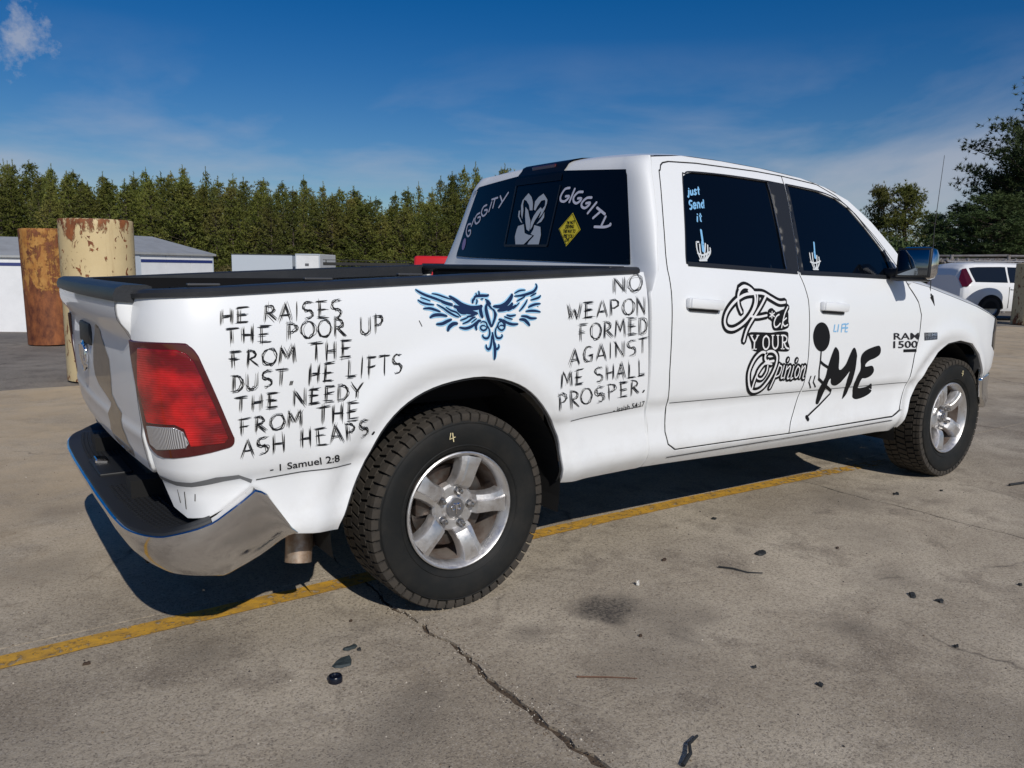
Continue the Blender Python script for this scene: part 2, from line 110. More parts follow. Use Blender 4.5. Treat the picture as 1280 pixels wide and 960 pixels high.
# ------------------------------------------------------------------ materials
def mat(name,col,rough=.6,metal=0,coat=0,bump=None,var=None,spec=.5,coat_rough=.03,alpha=None,trans=0):
    m=bpy.data.materials.new(name); m.use_nodes=True; t=m.node_tree; b=t.nodes['Principled BSDF']
    b.inputs['Base Color'].default_value=(*col,1); b.inputs['Roughness'].default_value=rough; b.inputs['Metallic'].default_value=metal
    b.inputs['Coat Weight'].default_value=coat; b.inputs['Coat Roughness'].default_value=coat_rough; b.inputs['Specular IOR Level'].default_value=spec
    if trans: b.inputs['Transmission Weight'].default_value=trans
    if var:   # (scale, colour 2, lo, hi)
        n=t.nodes.new('ShaderNodeTexNoise'); n.inputs['Scale'].default_value=var[0]; n.inputs['Detail'].default_value=8; n.inputs['Roughness'].default_value=.65
        c=t.nodes.new('ShaderNodeTexCoord'); t.links.new(c.outputs['Object'],n.inputs['Vector'])
        r=t.nodes.new('ShaderNodeValToRGB'); r.color_ramp.elements[0].position=var[2]; r.color_ramp.elements[1].position=var[3]
        r.color_ramp.elements[0].color=(*col,1); r.color_ramp.elements[1].color=(*var[1],1)
        t.links.new(n.outputs[0],r.inputs[0]); t.links.new(r.outputs[0],b.inputs['Base Color'])
    if bump:
        n=t.nodes.new('ShaderNodeTexNoise'); n.inputs['Scale'].default_value=bump[0]; n.inputs['Detail'].default_value=6
        c=t.nodes.new('ShaderNodeTexCoord'); t.links.new(c.outputs['Object'],n.inputs['Vector'])
        bp=t.nodes.new('ShaderNodeBump'); bp.inputs['Strength'].default_value=bump[1]; bp.inputs['Distance'].default_value=bump[2]
        t.links.new(n.outputs[0],bp.inputs['Height']); t.links.new(bp.outputs[0],b.inputs['Normal'])
    return m
class NB:
    """small node-building helper"""
    def __init__(s,m): s.t=m.node_tree; s.b=s.t.nodes['Principled BSDF']
    def n(s,typ,**k):
        o=s.t.nodes.new('ShaderNode'+typ)
        for a,v in k.items():
            if a.startswith('_'): o.inputs[a[1:].replace('_',' ')].default_value=v
            else: setattr(o,a,v)
        return o
    def l(s,a,b): s.t.links.new(a,b)
    def pos(s): return s.n('NewGeometry').outputs['Position']
    def noise(s,vec,scale,detail=6,rough=.6,dist=0,stretch=None):
        if stretch:
            mp=s.n('Mapping'); mp.inputs['Scale'].default_value=stretch; s.l(vec,mp.inputs[0]); vec=mp.outputs[0]
        o=s.n('TexNoise'); o.inputs['Scale'].default_value=scale; o.inputs['Detail'].default_value=detail; o.inputs['Roughness'].default_value=rough; o.inputs['Distortion'].default_value=dist
        s.l(vec,o.inputs['Vector']); return o.outputs[0]
    def ramp(s,fac,*st):
        o=s.n('ValToRGB'); e=o.color_ramp.elements
        for i,(p,c) in enumerate(st):
            if not isinstance(c,tuple): c=(c,c,c)
            x=e[i] if i<2 else e.new(p)
            x.position=p; x.color=(*c,1)
        s.l(fac,o.inputs[0]); return o.outputs[0]
    def mix(s,f,a,b,mode='MIX'):
        o=s.n('Mix',data_type='RGBA',blend_type=mode)
        for k,v in (('Factor',f),('A',a),('B',b)):
            if isinstance(v,(int,float)): o.inputs[k].default_value=v
            elif isinstance(v,tuple): o.inputs[k].default_value=(*v,1)
            else: s.l(v,o.inputs[k])
        return o.outputs['Result']
    def math(s,op,a,b=0):
        o=s.n('Math',operation=op)
        for i,v in enumerate((a,b)):
            if isinstance(v,(int,float)): o.inputs[i].default_value=v
            else: s.l(v,o.inputs[i])
        return o.outputs[0]
    def bump(s,h,strength,dist,normal=None):
        o=s.n('Bump'); o.inputs['Strength'].default_value=strength; o.inputs['Distance'].default_value=dist; s.l(h,o.inputs['Height'])
        if normal: s.l(normal,o.inputs['Normal'])
        return o.outputs[0]
    def col(s,c): s.l(c,s.b.inputs['Base Color'])
    def nrm(s,c): s.l(c,s.b.inputs['Normal'])
    def rough(s,c): s.l(c,s.b.inputs['Roughness'])

PAINT=mat('white_paint',(.80,.81,.81),.45,0,.55,coat_rough=.04)
_n=NB(PAINT); _p=_n.pos()
_z=_n.n('SeparateXYZ'); _n.l(_p,_z.inputs[0])
_low=_n.n('MapRange'); _low.inputs['From Min'].default_value=.75; _low.inputs['From Max'].default_value=.38; _n.l(_z.outputs[2],_low.inputs['Value'])
_d=_n.math('MULTIPLY',_low.outputs[0],_n.ramp(_n.noise(_p,9,8,.7),(.45,0.),(.8,.38)))
_d2=_n.math('MULTIPLY',_n.ramp(_n.noise(_p,2.2,9,.7),(.5,0.),(.85,.2)),.5)
_n.col(_n.mix(_n.math('MAXIMUM',_d,_d2),(.80,.815,.82),(.42,.38,.32)))
_n.nrm(_n.bump(_n.noise(_p,2.0,2,.4),.10,.010))
GLASS=mat('tinted_glass',(.002,.003,.005),.03,0,0,spec=.30)
BLACKP=mat('black_plastic',(.012,.013,.015),.5,0,0,bump=(220,.25,.002))
RAILM=mat('rail_plastic',(.020,.022,.026),.42,0,0,bump=(160,.3,.002),var=(6,(.035,.036,.038),.45,.8))
DARK=mat('dark_cavity',(.006,.006,.006),.9)
CHROME=mat('chrome',(.72,.71,.70),.09,1,0,bump=(4,.25,.01))
_n=NB(CHROME); _p=_n.pos()
_n.rough(_n.ramp(_n.noise(_p,14,9,.75,stretch=(1,1,.35)),(.40,.06),(.8,.34)))
_n.col(_n.mix(_n.ramp(_n.noise(_p,11,10,.8,stretch=(1,1,2.5)),(.60,0.),(.72,.65)),(.74,.73,.72),(.20,.17,.14)))
CHROME2=mat('bright_chrome',(.8,.8,.82),.04,1)
ALLOY=mat('silver_alloy',(.62,.61,.60),.28,.85,.2,bump=(60,.1,.002))
_n=NB(ALLOY); _p=_n.n('TexCoord').outputs['Object']
_n.col(_n.mix(_n.ramp(_n.noise(_p,16,9,.75),(.50,0.),(.78,.75)),(.64,.63,.62),(.25,.18,.13)))
_n.rough(_n.ramp(_n.noise(_p,20,6,.7),(.35,.30),(.7,.6)))
BARREL=mat('dusty_alloy',(.36,.31,.27),.55,.6,0,var=(12,(.16,.09,.06),.4,.75))
STEELD=mat('brake_steel',(.12,.11,.10),.5,.8,0,var=(20,(.08,.04,.025),.4,.7))
RUBBER=mat('tyre_rubber',(.011,.012,.012),.66,0,0,bump=(90,.3,.002),var=(9,(.024,.022,.019),.42,.8),spec=.25)
TREAD=mat('dusty_tread',(.050,.041,.031),.85,0,0,bump=(140,.5,.003),var=(16,(.022,.020,.017),.35,.75))
REDL=mat('red_lens',(.42,.004,.006),.06,0,1)
_n=NB(REDL); _p=_n.pos()
_b=_n.noise(_p,7,3,.5,stretch=(1,1,1.6))
_n.col(_n.mix(_n.ramp(_b,(.40,0.),(.62,1.)),(.16,.001,.002),(.60,.008,.008)))
_wv=_n.n('TexWave',wave_type='BANDS',bands_direction='Z'); _wv.inputs['Scale'].default_value=42; _n.l(_p,_wv.inputs['Vector'])
_n.nrm(_n.bump(_wv.outputs[0],.25,.003))
REDD=mat('dark_red_lens',(.07,.002,.003),.06,0,1)
CLEARL=mat('clear_lens',(.42,.42,.43),.08,.3,1)
_n=NB(CLEARL); _wv=_n.n('TexWave',wave_type='BANDS',bands_direction='Y'); _wv.inputs['Scale'].default_value=55; _n.l(_n.pos(),_wv.inputs['Vector'])
_n.col(_n.ramp(_wv.outputs[0],(.1,(.20,.19,.19)),(.9,(.62,.62,.63)))); _n.nrm(_n.bump(_wv.outputs[0],.5,.004))
INK=mat('black_vinyl',(.006,.006,.007),.6,spec=.25)
WHITEV=mat('white_vinyl',(.80,.80,.80),.45)
GREYV=mat('grey_vinyl',(.46,.50,.55),.45)
NAVY=mat('navy_vinyl',(.008,.022,.075),.35)
SKYB=mat('light_blue_vinyl',(.22,.48,.75),.4)
YELV=mat('yellow_vinyl',(.78,.62,.03),.45)
PURV=mat('purple_vinyl',(.30,.22,.42),.45)
# ------------------------------------------------------------------ objects
def link(o,parent=None):
    COL.objects.link(o)
    if parent is not None: o.parent=parent
    return o
def tag(o,label=None,cat=None,group=None,kind=None):
    if label: o['label']=label
    if cat: o['category']=cat
    if group: o['group']=group
    if kind: o['kind']=kind
    return o
def empty(name,loc=(0,0,0),rz=0,parent=None):
    o=bpy.data.objects.new(name,None); o.location=loc; o.rotation_euler=(0,0,rz); o.empty_display_size=.2
    return link(o,parent)
def mesh(name,V,F,m,parent=None,smooth=True,mats=None,mi=None,normals=None,loc=None,auto=None):
    me=bpy.data.meshes.new(name); me.from_pydata([tuple(v) for v in V],[],[tuple(f) for f in F]); me.update()
    for q in (mats or [m]): me.materials.append(q)
    if mi: me.polygons.foreach_set('material_index',mi)
    me.polygons.foreach_set('use_smooth',[bool(smooth)]*len(me.polygons))
    if normals: me.normals_split_custom_set_from_vertices(normals)
    if auto is not None: me.set_sharp_from_angle(angle=R(auto))
    o=bpy.data.objects.new(name,me)
    if loc is not None: o.location=loc
    return link(o,parent)
class MB:
    def __init__(s): s.V=[]; s.F=[]; s.I=[]
    def add(s,V,F,i=0):
        k=len(s.V); s.V+=[tuple(v) for v in V]; s.F+=[tuple(a+k for a in f) for f in F]; s.I+=[i]*len(F)
    def box(s,c,d,M=None,i=0,taper=1.,bev=0):
        x,y,z=d[0]/2,d[1]/2,d[2]/2
        if bev:
            b=min(bev,x*.9,y*.9,z*.9); bm=bmesh.new(); bmesh.ops.create_cube(bm,size=1)
            for v in bm.verts: v.co=Vector((v.co.x*2*x*(taper if v.co.z>0 else 1),v.co.y*2*y*(taper if v.co.z>0 else 1),v.co.z*2*z))
            bmesh.ops.bevel(bm,geom=list(bm.edges),offset=b,segments=2,profile=.5,affect='EDGES')
            V=[v.co.copy() for v in bm.verts]; F=[[v.index for v in f.verts] for f in bm.faces]; bm.free()
        else:
            V=[Vector((sx*x*(taper if sz>0 else 1),sy*y*(taper if sz>0 else 1),sz*z)) for sx in(-1,1) for sy in(-1,1) for sz in(-1,1)]
            F=[(0,1,3,2),(4,6,7,5),(0,4,5,1),(2,3,7,6),(0,2,6,4),(1,5,7,3)]
        if M is not None: V=[M@v for v in V]
        s.add([v+Vector(c) for v in V],F,i)
    def tube(s,pts,r,n=8,i=0,caps=True,r2=None):
        pts=[Vector(p) for p in pts]; k=len(pts); rings=[]
        for j,p in enumerate(pts):
            t=(pts[min(k-1,j+1)]-pts[max(0,j-1)]).normalized()
            a=t.cross(Vector((0,0,1)) if abs(t.z)<.9 else Vector((1,0,0))).normalized(); b=t.cross(a)
            rr=r if r2 is None else r+(r2-r)*j/max(1,k-1)
            rings.append([p+rr*(math.cos(2*math.pi*q/n)*a+math.sin(2*math.pi*q/n)*b) for q in range(n)])
        V=[v for g in rings for v in g]; F=[]
        for j in range(k-1):
            for q in range(n): F.append((j*n+q,j*n+(q+1)%n,(j+1)*n+(q+1)%n,(j+1)*n+q))
        if caps: F+= [tuple(range(n))[::-1],tuple((k-1)*n+q for q in range(n))]
        s.add(V,F,i)
    def lathe(s,prof,n,axis='Y',c=(0,0,0),i=0,a0=0,a1=2*math.pi):
        full=abs(a1-a0-2*math.pi)<1e-6; m=n if full else n+1
        V=[]
        for r,h in prof:
            for q in range(m):
                a=a0+(a1-a0)*q/n
                if axis=='Y': V.append((c[0]+r*math.cos(a),c[1]+h,c[2]+r*math.sin(a)))
                else: V.append((c[0]+r*math.cos(a),c[1]+r*math.sin(a),c[2]+h))
        F=[]
        for j in range(len(prof)-1):
            for q in range(n):
                q2=(q+1)%m
                F.append((j*m+q,j*m+q2,(j+1)*m+q2,(j+1)*m+q))
        s.add(V,F,i)
    def grid(s,P,i=0):
        a=len(P); b=len(P[0]); s.add([p for row in P for p in row],[(u*b+v,u*b+v+1,(u+1)*b+v+1,(u+1)*b+v) for u in range(a-1) for v in range(b-1)],i)
    def build(s,name,m,parent=None,smooth=False,mats=None,auto=None,loc=None,fix=True):
        o=mesh(name,s.V,s.F,m,parent,smooth or auto is not None,mats,s.I if mats else None,auto=None,loc=loc)
        if fix:
            bm=bmesh.new(); bm.from_mesh(o.data); bmesh.ops.recalc_face_normals(bm,faces=bm.faces); bm.to_mesh(o.data); bm.free()
        if auto is not None: o.data.set_sharp_from_angle(angle=R(auto))
        return o
def densify(P,step,closed=True):
    out=[]
    k=len(P) if closed else len(P)-1
    for i in range(k):
        a=P[i]; b=P[(i+1)%len(P)]; n=max(1,int(math.hypot(b[0]-a[0],b[1]-a[1])/step))
        out+=[(a[0]+(b[0]-a[0])*j/n,a[1]+(b[1]-a[1])*j/n) for j in range(n)]
    if not closed: out.append(P[-1])
    return out
def inside(p,P):
    x,y=p; c=False; j=len(P)-1
    for i in range(len(P)):
        if (P[i][1]>y)!=(P[j][1]>y) and x<(P[j][0]-P[i][0])*(y-P[i][1])/(P[j][1]-P[i][1])+P[i][0]: c=not c
        j=i
    return c
def catmull(P,n=6,closed=False):
    if len(P)<3: return list(P)
    out=[]; k=len(P)
    for i in range(k if closed else k-1):
        g=(lambda j:P[j%k]) if closed else (lambda j:P[max(0,min(k-1,j))])
        a,b,c,d=g(i-1),g(i),g(i+1),g(i+2)
        for j in range(n):
            t=j/n
            out.append(tuple(.5*((2*b[q])+(-a[q]+c[q])*t+(2*a[q]-5*b[q]+4*c[q]-d[q])*t*t+(-a[q]+3*b[q]-3*c[q]+d[q])*t**3) for q in (0,1)))
    if not closed: out.append(tuple(P[-1]))
    return out
def tri2d(outline,holes=(),grid=.03,extra=()):
    loops=[outline]+list(holes); verts=[]; edges=[]
    for L in loops:
        k=len(verts); verts+=[Vector(p) for p in L]; edges+=[(k+i,k+(i+1)%len(L)) for i in range(len(L))]
    nb=len(verts)
    xs=[p[0] for p in outline]; ys=[p[1] for p in outline]
    bd=[tuple(v) for v in verts]
    cell={}
    for p in bd: cell.setdefault((int(p[0]//grid),int(p[1]//grid)),[]).append(p)
    def near(p,r):
        cx,cy=int(p[0]//grid),int(p[1]//grid)
        return any(math.hypot(p[0]-q[0],p[1]-q[1])<r for i in(-1,0,1) for j in(-1,0,1) for q in cell.get((cx+i,cy+j),()))
    pts=list(extra); ex=list(extra)
    if grid<5:
        y=min(ys); r=0
        while y<max(ys):
            x=min(xs)+(grid/2 if r%2 else 0)
            while x<max(xs):
                pts.append((x,y)); x+=grid
            y+=grid*.87; r+=1
    exc={}
    for p in ex: exc.setdefault((int(p[0]//grid),int(p[1]//grid)),[]).append(p)
    for i,p in enumerate(pts):
        if not inside(p,outline) or any(inside(p,h) for h in holes): continue
        if near(p,grid*.35 if i>=len(ex) else .004): continue
        if i>=len(ex) and ex:
            cx,cy=int(p[0]//grid),int(p[1]//grid)
            if any(abs(p[1]-q[1])<grid*.35 and abs(p[0]-q[0])<grid*.8 for a in(-1,0,1) for b in(-1,0,1) for q in exc.get((cx+a,cy+b),())): continue
        verts.append(Vector(p))
    ov,_,of,*_r=delaunay_2d_cdt(verts,edges,[],0,1e-6)
    F=[]
    for f in of:
        c=sum((ov[i] for i in f),Vector((0,0)))/len(f)
        if inside(c,outline) and not any(inside(c,h) for h in holes): F.append(tuple(f))
    return [tuple(v) for v in ov],F,nb
def snormal(s,z,off,sgn,fn=None):
    fn=fn or side; h=.004
    a=Vector(fn(s+h,z,off,sgn))-Vector(fn(s-h,z,off,sgn)); b=Vector(fn(s,z+h,off,sgn))-Vector(fn(s,z-h,off,sgn))
    n=a.cross(b).normalized()
    return n if sgn<0 else -n
def creases(x0,x1):
    return [(x0+(x1-x0)*i/max(1,int((x1-x0)/.03)),zz+rake(x0+(x1-x0)*i/max(1,int((x1-x0)/.03)))) for i in range(int((x1-x0)/.03)+1) for zz in (.7075,.712,.7185,.7235)]
def panel(name,outline,m,parent=None,holes=(),grid=.035,off=0,flange=.022,sgn=-1,fn=None,step=.025,crease=True,edge=.0025,mats=None):
    """curved sheet-metal piece: outline in (s,z) laid on the truck's flank, rounded edge turned inwards"""
    f=fn or side
    ol=densify(outline,step); hl=[densify(h,step) for h in holes]
    ex=creases(min(p[0] for p in ol),max(p[0] for p in ol)) if crease and fn is None else ()
    V2,F,_=tri2d(ol,hl,grid,ex)
    V=[f(p[0],p[1],off,sgn) for p in V2]; NN=[snormal(p[0],p[1],off,sgn,f) for p in V2]
    # orient faces
    FF=[]
    for t in F:
        a,b,c=[Vector(V[i]) for i in t[:3]]; n=(b-a).cross(c-a)
        FF.append(t if n.dot(NN[t[0]])>0 else tuple(reversed(t)))
    # boundary flange
    for L in [ol]+hl:
        k=len(V); n=len(L)
        area=sum(L[i][0]*L[(i+1)%n][1]-L[(i+1)%n][0]*L[i][1] for i in range(n))
        for ring,(o_,g_) in enumerate(((0,0),(-edge,edge*.9),(-flange,edge))):
            for i,p in enumerate(L):
                a=L[i-1]; b=L[(i+1)%n]; tx,ty=b[0]-a[0],b[1]-a[1]; l=math.hypot(tx,ty) or 1
                ox,oz=(ty/l,-tx/l) if area>0 else (-ty/l,tx/l)
                if L is not ol: ox,oz=-ox,-oz
                V.append(f(p[0]+ox*g_,p[1]+oz*g_,off+o_,sgn))
                sn=snormal(p[0],p[1],off,sgn,f); T=Vector(f(p[0]+ox*.01,p[1]+oz*.01,off,sgn))-Vector(f(p[0],p[1],off,sgn)); T.normalize()
                NN.append((sn if ring==0 else (sn+T*1.6).normalized() if ring==1 else T))
        for ring in (0,1):
            for i in range(n):
                a=k+ring*n+i; b=k+ring*n+(i+1)%n; c=b+n; d=a+n
                va,vb,vc=Vector(V[a]),Vector(V[b]),Vector(V[c]); nn=(vb-va).cross(vc-va)
                FF.append((a,b,c,d) if nn.dot(NN[a]+NN[d])>0 else (d,c,b,a))
    return mesh(name,V,FF,m,parent,True,normals=[tuple(n) for n in NN],mats=mats)
def ribbon(mb,P,w,f,off,sgn=-1,taper=False,smooth=True,cap=True,i=0):
    """flat stroke of width w following P in (s,z), laid on surface f"""
    Q=catmull(P,5) if smooth and len(P)>2 else densify(P,.03,False)
    if taper and len(Q)<7: Q=[(P[0][0]+(P[-1][0]-P[0][0])*q/6,P[0][1]+(P[-1][1]-P[0][1])*q/6) for q in range(7)] if len(P)==2 else Q
    k=len(Q); L=[];Rr=[]
    for j,p in enumerate(Q):
        a=Q[max(0,j-1)]; b=Q[min(k-1,j+1)]; tx,ty=b[0]-a[0],b[1]-a[1]; l=math.hypot(tx,ty) or 1; nx,ny=-ty/l,tx/l
        t=j/(k-1) if k>1 else 0
        ww=w*.5*((math.sin(math.pi*min(1,max(0,t)))**.45*.9+.1) if taper else 1)
        L.append((p[0]+nx*ww,p[1]+ny*ww)); Rr.append((p[0]-nx*ww,p[1]-ny*ww))
    if cap and not taper and k>1:
        def rnd(p,q):
            tx,ty=p[0]-q[0],p[1]-q[1]; l=math.hypot(tx,ty) or 1; return (p[0]+tx/l*w*.35,p[1]+ty/l*w*.35,tx/l,ty/l)
        e=rnd(Q[0],Q[1]); L.insert(0,(e[0]-e[3]*w*.25*-1,e[1]-e[2]*w*.25)); Rr.insert(0,(e[0]-e[3]*w*.25,e[1]+e[2]*w*.25))
        # (first cap built with crossed sides swapped back)
        L[0],Rr[0]=Rr[0],L[0]
        d0=(L[0][0]-L[1][0])**2+(L[0][1]-L[1][1])**2; d1=(Rr[0][0]-L[1][0])**2+(Rr[0][1]-L[1][1])**2
        if d1<d0: L[0],Rr[0]=Rr[0],L[0]
        e=rnd(Q[-1],Q[-2]); a=(e[0]-e[3]*w*.25,e[1]+e[2]*w*.25); b=(e[0]+e[3]*w*.25,e[1]-e[2]*w*.25)
        if (a[0]-L[-1][0])**2+(a[1]-L[-1][1])**2>(b[0]-L[-1][0])**2+(b[1]-L[-1][1])**2: a,b=b,a
        L.append(a); Rr.append(b)
    n=len(L); V=[f(p[0],p[1],off,sgn) for p in L]+[f(p[0],p[1],off,sgn) for p in Rr]
    mb.add(V,[(j,j+1,n+j+1,n+j) for j in range(n-1)],i)
def fillpoly(mb,P,f,off,sgn=-1,smooth=True,i=0,grid=.03):
    Q=catmull(P,3,True) if smooth else P
    try: V2,F,_=tri2d(densify(Q,.02),(),grid)
    except Exception: return
    mb.add([f(p[0],p[1],off,sgn) for p in V2],F,i)
def quadmap(q):
    (a,b,c,d)=q
    return lambda u,v:(a[0]*(1-u)*(1-v)+b[0]*u*(1-v)+c[0]*u*v+d[0]*(1-u)*v, a[1]*(1-u)*(1-v)+b[1]*u*(1-v)+c[1]*u*v+d[1]*(1-u)*v)
def textmesh(mb,s,q,f,off,sgn=-1,bold=0,shear=0,i=0):
    cu=bpy.data.curves.new('t','FONT'); cu.body=s; cu.size=1; cu.resolution_u=3; cu.offset=bold; cu.shear=shear
    o=bpy.data.objects.new('t',cu); COL.objects.link(o); dg=bpy.context.evaluated_depsgraph_get(); dg.update()
    me=bpy.data.meshes.new_from_object(o.evaluated_get(dg)); V=[v.co.copy() for v in me.vertices]; F=[tuple(p.vertices) for p in me.polygons]
    bpy.data.objects.remove(o); bpy.data.curves.remove(cu); bpy.data.meshes.remove(me)
    x0=min(v.x for v in V); x1=max(v.x for v in V); y0=min(v.y for v in V); y1=max(v.y for v in V)
    qm=quadmap(q); mb.add([f(*qm((v.x-x0)/(x1-x0),(v.y-y0)/(y1-y0)),off,sgn) for v in V],F,i)
# hand-scratched capitals on a unit cell: strokes of (x,y)
def _arc(cx,cy,rx,ry,a0,a1,n=9): return [(cx+rx*math.cos(R(a0+(a1-a0)*k/n)),cy+ry*math.sin(R(a0+(a1-a0)*k/n))) for k in range(n+1)]
GL={'H':[[(.15,0),(.15,1)],[(.82,0),(.82,1)],[(.15,.48),(.82,.48)]],'E':[[(.25,0),(.25,1)],[(.1,1),(.9,1)],[(.15,.52),(.8,.52)],[(.1,.02),(.9,.02)]],
'R':[[(.15,0),(.2,1)],[(.1,1)]+_arc(.3,.75,.48,.25,90,-90)+[(.2,.5)],[(.35,.48),(.95,0)]],'A':[[(.05,0),(.5,1)],[(.5,1),(.92,0)],[(.2,.33),(.8,.33)]],'I':[[(.5,0),(.5,1)]],
'S':[[(.88,.95)]+_arc(.5,.74,.38,.25,60,270,8)+_arc(.5,.25,.38,.25,90,-120,8)],'T':[[(.5,0),(.5,1)],[(.02,.97),(.98,.97)]],'P':[[(.2,0),(.2,1)],[(.1,1)]+_arc(.35,.74,.5,.26,90,-90)+[(.2,.46)]],
'O':[_arc(.5,.5,.46,.5,100,460,14)],'U':[[(.1,1),(.12,.3)]+_arc(.5,.3,.38,.3,190,350,7)+[(.88,1)]],'F':[[(.25,0),(.25,1)],[(.1,1),(.9,1)],[(.15,.52),(.75,.52)]],
'M':[[(.05,0),(.15,1)],[(.15,1),(.5,.3)],[(.5,.3),(.85,1)],[(.85,1),(.95,0)]],'D':[[(.15,0),(.15,1)],[(.05,1)]+_arc(.3,.5,.6,.5,80,-80,9)+[(.05,0)]],'L':[[(.2,1),(.2,0)],[(.1,.02),(.9,.02)]],
'N':[[(.1,0),(.1,1)],[(.1,1),(.88,0)],[(.88,0),(.88,1)]],'Y':[[(.05,1),(.5,.5)],[(.95,1),(.5,.5)],[(.5,.5),(.45,0)]],'W':[[(.02,1),(.25,0)],[(.25,0),(.5,.7)],[(.5,.7),(.75,0)],[(.75,0),(.98,1)]],
'G':[_arc(.5,.5,.45,.5,50,300,11),[(.5,.42),(.95,.42)],[(.92,.42),(.85,.05)]],'C':[_arc(.5,.5,.45,.5,50,310,11)],
'j':[[(.6,.65),(.6,0),(.4,-.3),(.1,-.2)],[(.6,.9),(.6,.93)]],'u':[[(.1,.65),(.15,.1),(.5,0),(.8,.2),(.82,.65)],[(.82,.65),(.88,0)]],'s':[[(.85,.6),(.5,.68),(.2,.5),(.5,.33),(.8,.18),(.5,0),(.1,.05)]],
't':[[(.5,.95),(.5,.1),(.75,0)],[(.15,.65),(.85,.65)]],'e':[[(.15,.35),(.85,.38),(.7,.65),(.3,.65),(.12,.3),(.35,.02),(.85,.08)]],'n':[[(.15,0),(.15,.65)],[(.15,.45),(.5,.66),(.8,.5),(.82,0)]],
'd':[[(.8,.4),(.5,.66),(.15,.4),(.3,.02),(.8,.15)],[(.82,1),(.82,0)]],'i':[[(.5,0),(.5,.6)],[(.5,.88),(.5,.92)]]}
WID={'I':.42,'i':.4,'j':.6,'t':.7,' ':.75,'.':.4,',':.5,'M':1.15,'W':1.2,'O':1.12}
def scratch(name,mt,parent,text,q,f,off,w,rng,reps=5,jit=.10,sp=.20):
    qm=quadmap(q); tot=sum(WID.get(c,1)+sp for c in text)-sp; x=0
    for c in text:
        cw=WID.get(c,1); mb=MB()
        dy=rng.uniform(-.04,.04)
        if c=='.':
            for k in range(3): ribbon(mb,[qm((x+.12+rng.uniform(0,.1))/tot,.02),qm((x+.25+rng.uniform(0,.1))/tot,.13)],w*2.4,f,off,smooth=False)
        elif c==',':
            for k in range(3): ribbon(mb,[qm((x+.1*k)/tot,-.02),qm((x+.08+.1*k)/tot,.2)],w,f,off,smooth=False)
        elif c!=' ':
            for st in GL[c]:
                for rp in range(reps):
                    j=lambda s=1: rng.uniform(-jit,jit)*s
                    ox,oy=(j(1.5),j(.9)) if rp else (0,0); e0,e1=rng.uniform(-.06,.16),rng.uniform(-.06,.16)
                    P=[(px+ox+j(.45),py+oy+dy+j(.45)) for px,py in st]
                    if len(P)==2 and reps>1:
                        dx,dyy=P[1][0]-P[0][0],P[1][1]-P[0][1]; P=[(P[0][0]-dx*e0,P[0][1]-dyy*e0),(P[1][0]+dx*e1,P[1][1]+dyy*e1)]
                    ribbon(mb,[qm((x+px*cw)/tot,py) for px,py in P],w*(1 if rp==0 else rng.uniform(.45,.85)),f,off+.00012*rp,taper=(reps>1))
        if mb.V: mb.build(name,mt,parent,fix=False)
        x+=cw+sp
# ------------------------------------------------------------------ the pickup
truck=empty('pickup_truck')
tag(truck,'white crew cab pickup with scripture lettering along its bed and a chrome rear bumper','pickup truck')
rng=random.Random(7)
def inset(P,d):
    n=len(P); A=sum(P[i][0]*P[(i+1)%n][1]-P[(i+1)%n][0]*P[i][1] for i in range(n)); sg=1 if A>0 else -1; out=[]
    for i in range(n):
        a,b,c=P[i-1],P[i],P[(i+1)%n]
        def nn(p,q):
            l=math.hypot(q[0]-p[0],q[1]-p[1]) or 1; return -(q[1]-p[1])/l*sg,(q[0]-p[0])/l*sg
        n1=nn(a,b); n2=nn(b,c); x,y=n1[0]+n2[0],n1[1]+n2[1]; l=math.hypot(x,y) or 1; k=min(2.,2/l/l*1.0)*1.0
        out.append((b[0]+x/l*d*min(1.6,2/l if l else 1),b[1]+y/l*d*min(1.6,2/l if l else 1)))
    return out
def railz(s):
    T=[(-1.4,1.228),(-1.275,1.231),(-1.162,1.237),(-.936,1.244),(-.573,1.263),(.058,1.294),(.9,1.330)]
    return lerp_tab(T,s)
def gate(y,z,off=0,sgn=1):
    T=[(.60,-.02),(.66,-.015),(.70,-.004),(.75,-.002),(.795,.006),(.81,-.004),(.9,-.006),(1.02,-.014),(1.08,-.022),(1.115,-.020),(1.145,.004),(1.17,.012),(1.21,.010),(1.235,.002)]
    t=sum(lerp_tab(T,z+k*.004) for k in range(-3,4))/7
    k=.021*(y/.76)**2
    return (-1.177+k+.105*(1.25-z)-t-off,y,z)
def backx(z): return .948+.215*(z-1.365) if z>1.34 else max(.895,.9427-(1.34-z)*.6)
def back(y,z,off=0,sgn=1): return (backx(z)+.045*(y/.8)**2-off,y,z)
ARCHR=[(.492,.439),(.468,.549),(.445,.653),(.371,.765),(.281,.855),(.185,.906),(.058,.933),(-.081,.924),(-.199,.894),(-.295,.841),(-.372,.762),(-.425,.663),(-.471,.568),(-.52,.444)]
ARCHF=[(3.170,.39),(3.172,.482),(3.212,.581),(3.275,.677),(3.342,.765),(3.444,.854),(3.559,.905),(3.701,.918),(3.844,.894),(3.959,.82),(4.045,.729),(4.106,.655)]
DOORR=[(1.182,1.805),(1.195,1.828),(1.215,1.842),(1.26,1.852),(1.461,1.862),(1.929,1.861)]
DOORREAR=[(1.172,1.80),(1.108,1.548),(1.062,1.343),(1.060,1.28),(1.055,1.049),(1.052,.887),(1.066,.723),(1.068,.604),(1.085,.545),(1.136,.513)]
DOORBOT=[(1.449,.508),(1.993,.496)]
DIV=[(2.037,1.331),(2.054,1.27),(2.072,1.198),(2.08,1.074),(2.085,.906),(2.076,.779),(2.062,.69),(2.031,.607),(2.002,.552),(1.995,.522)]
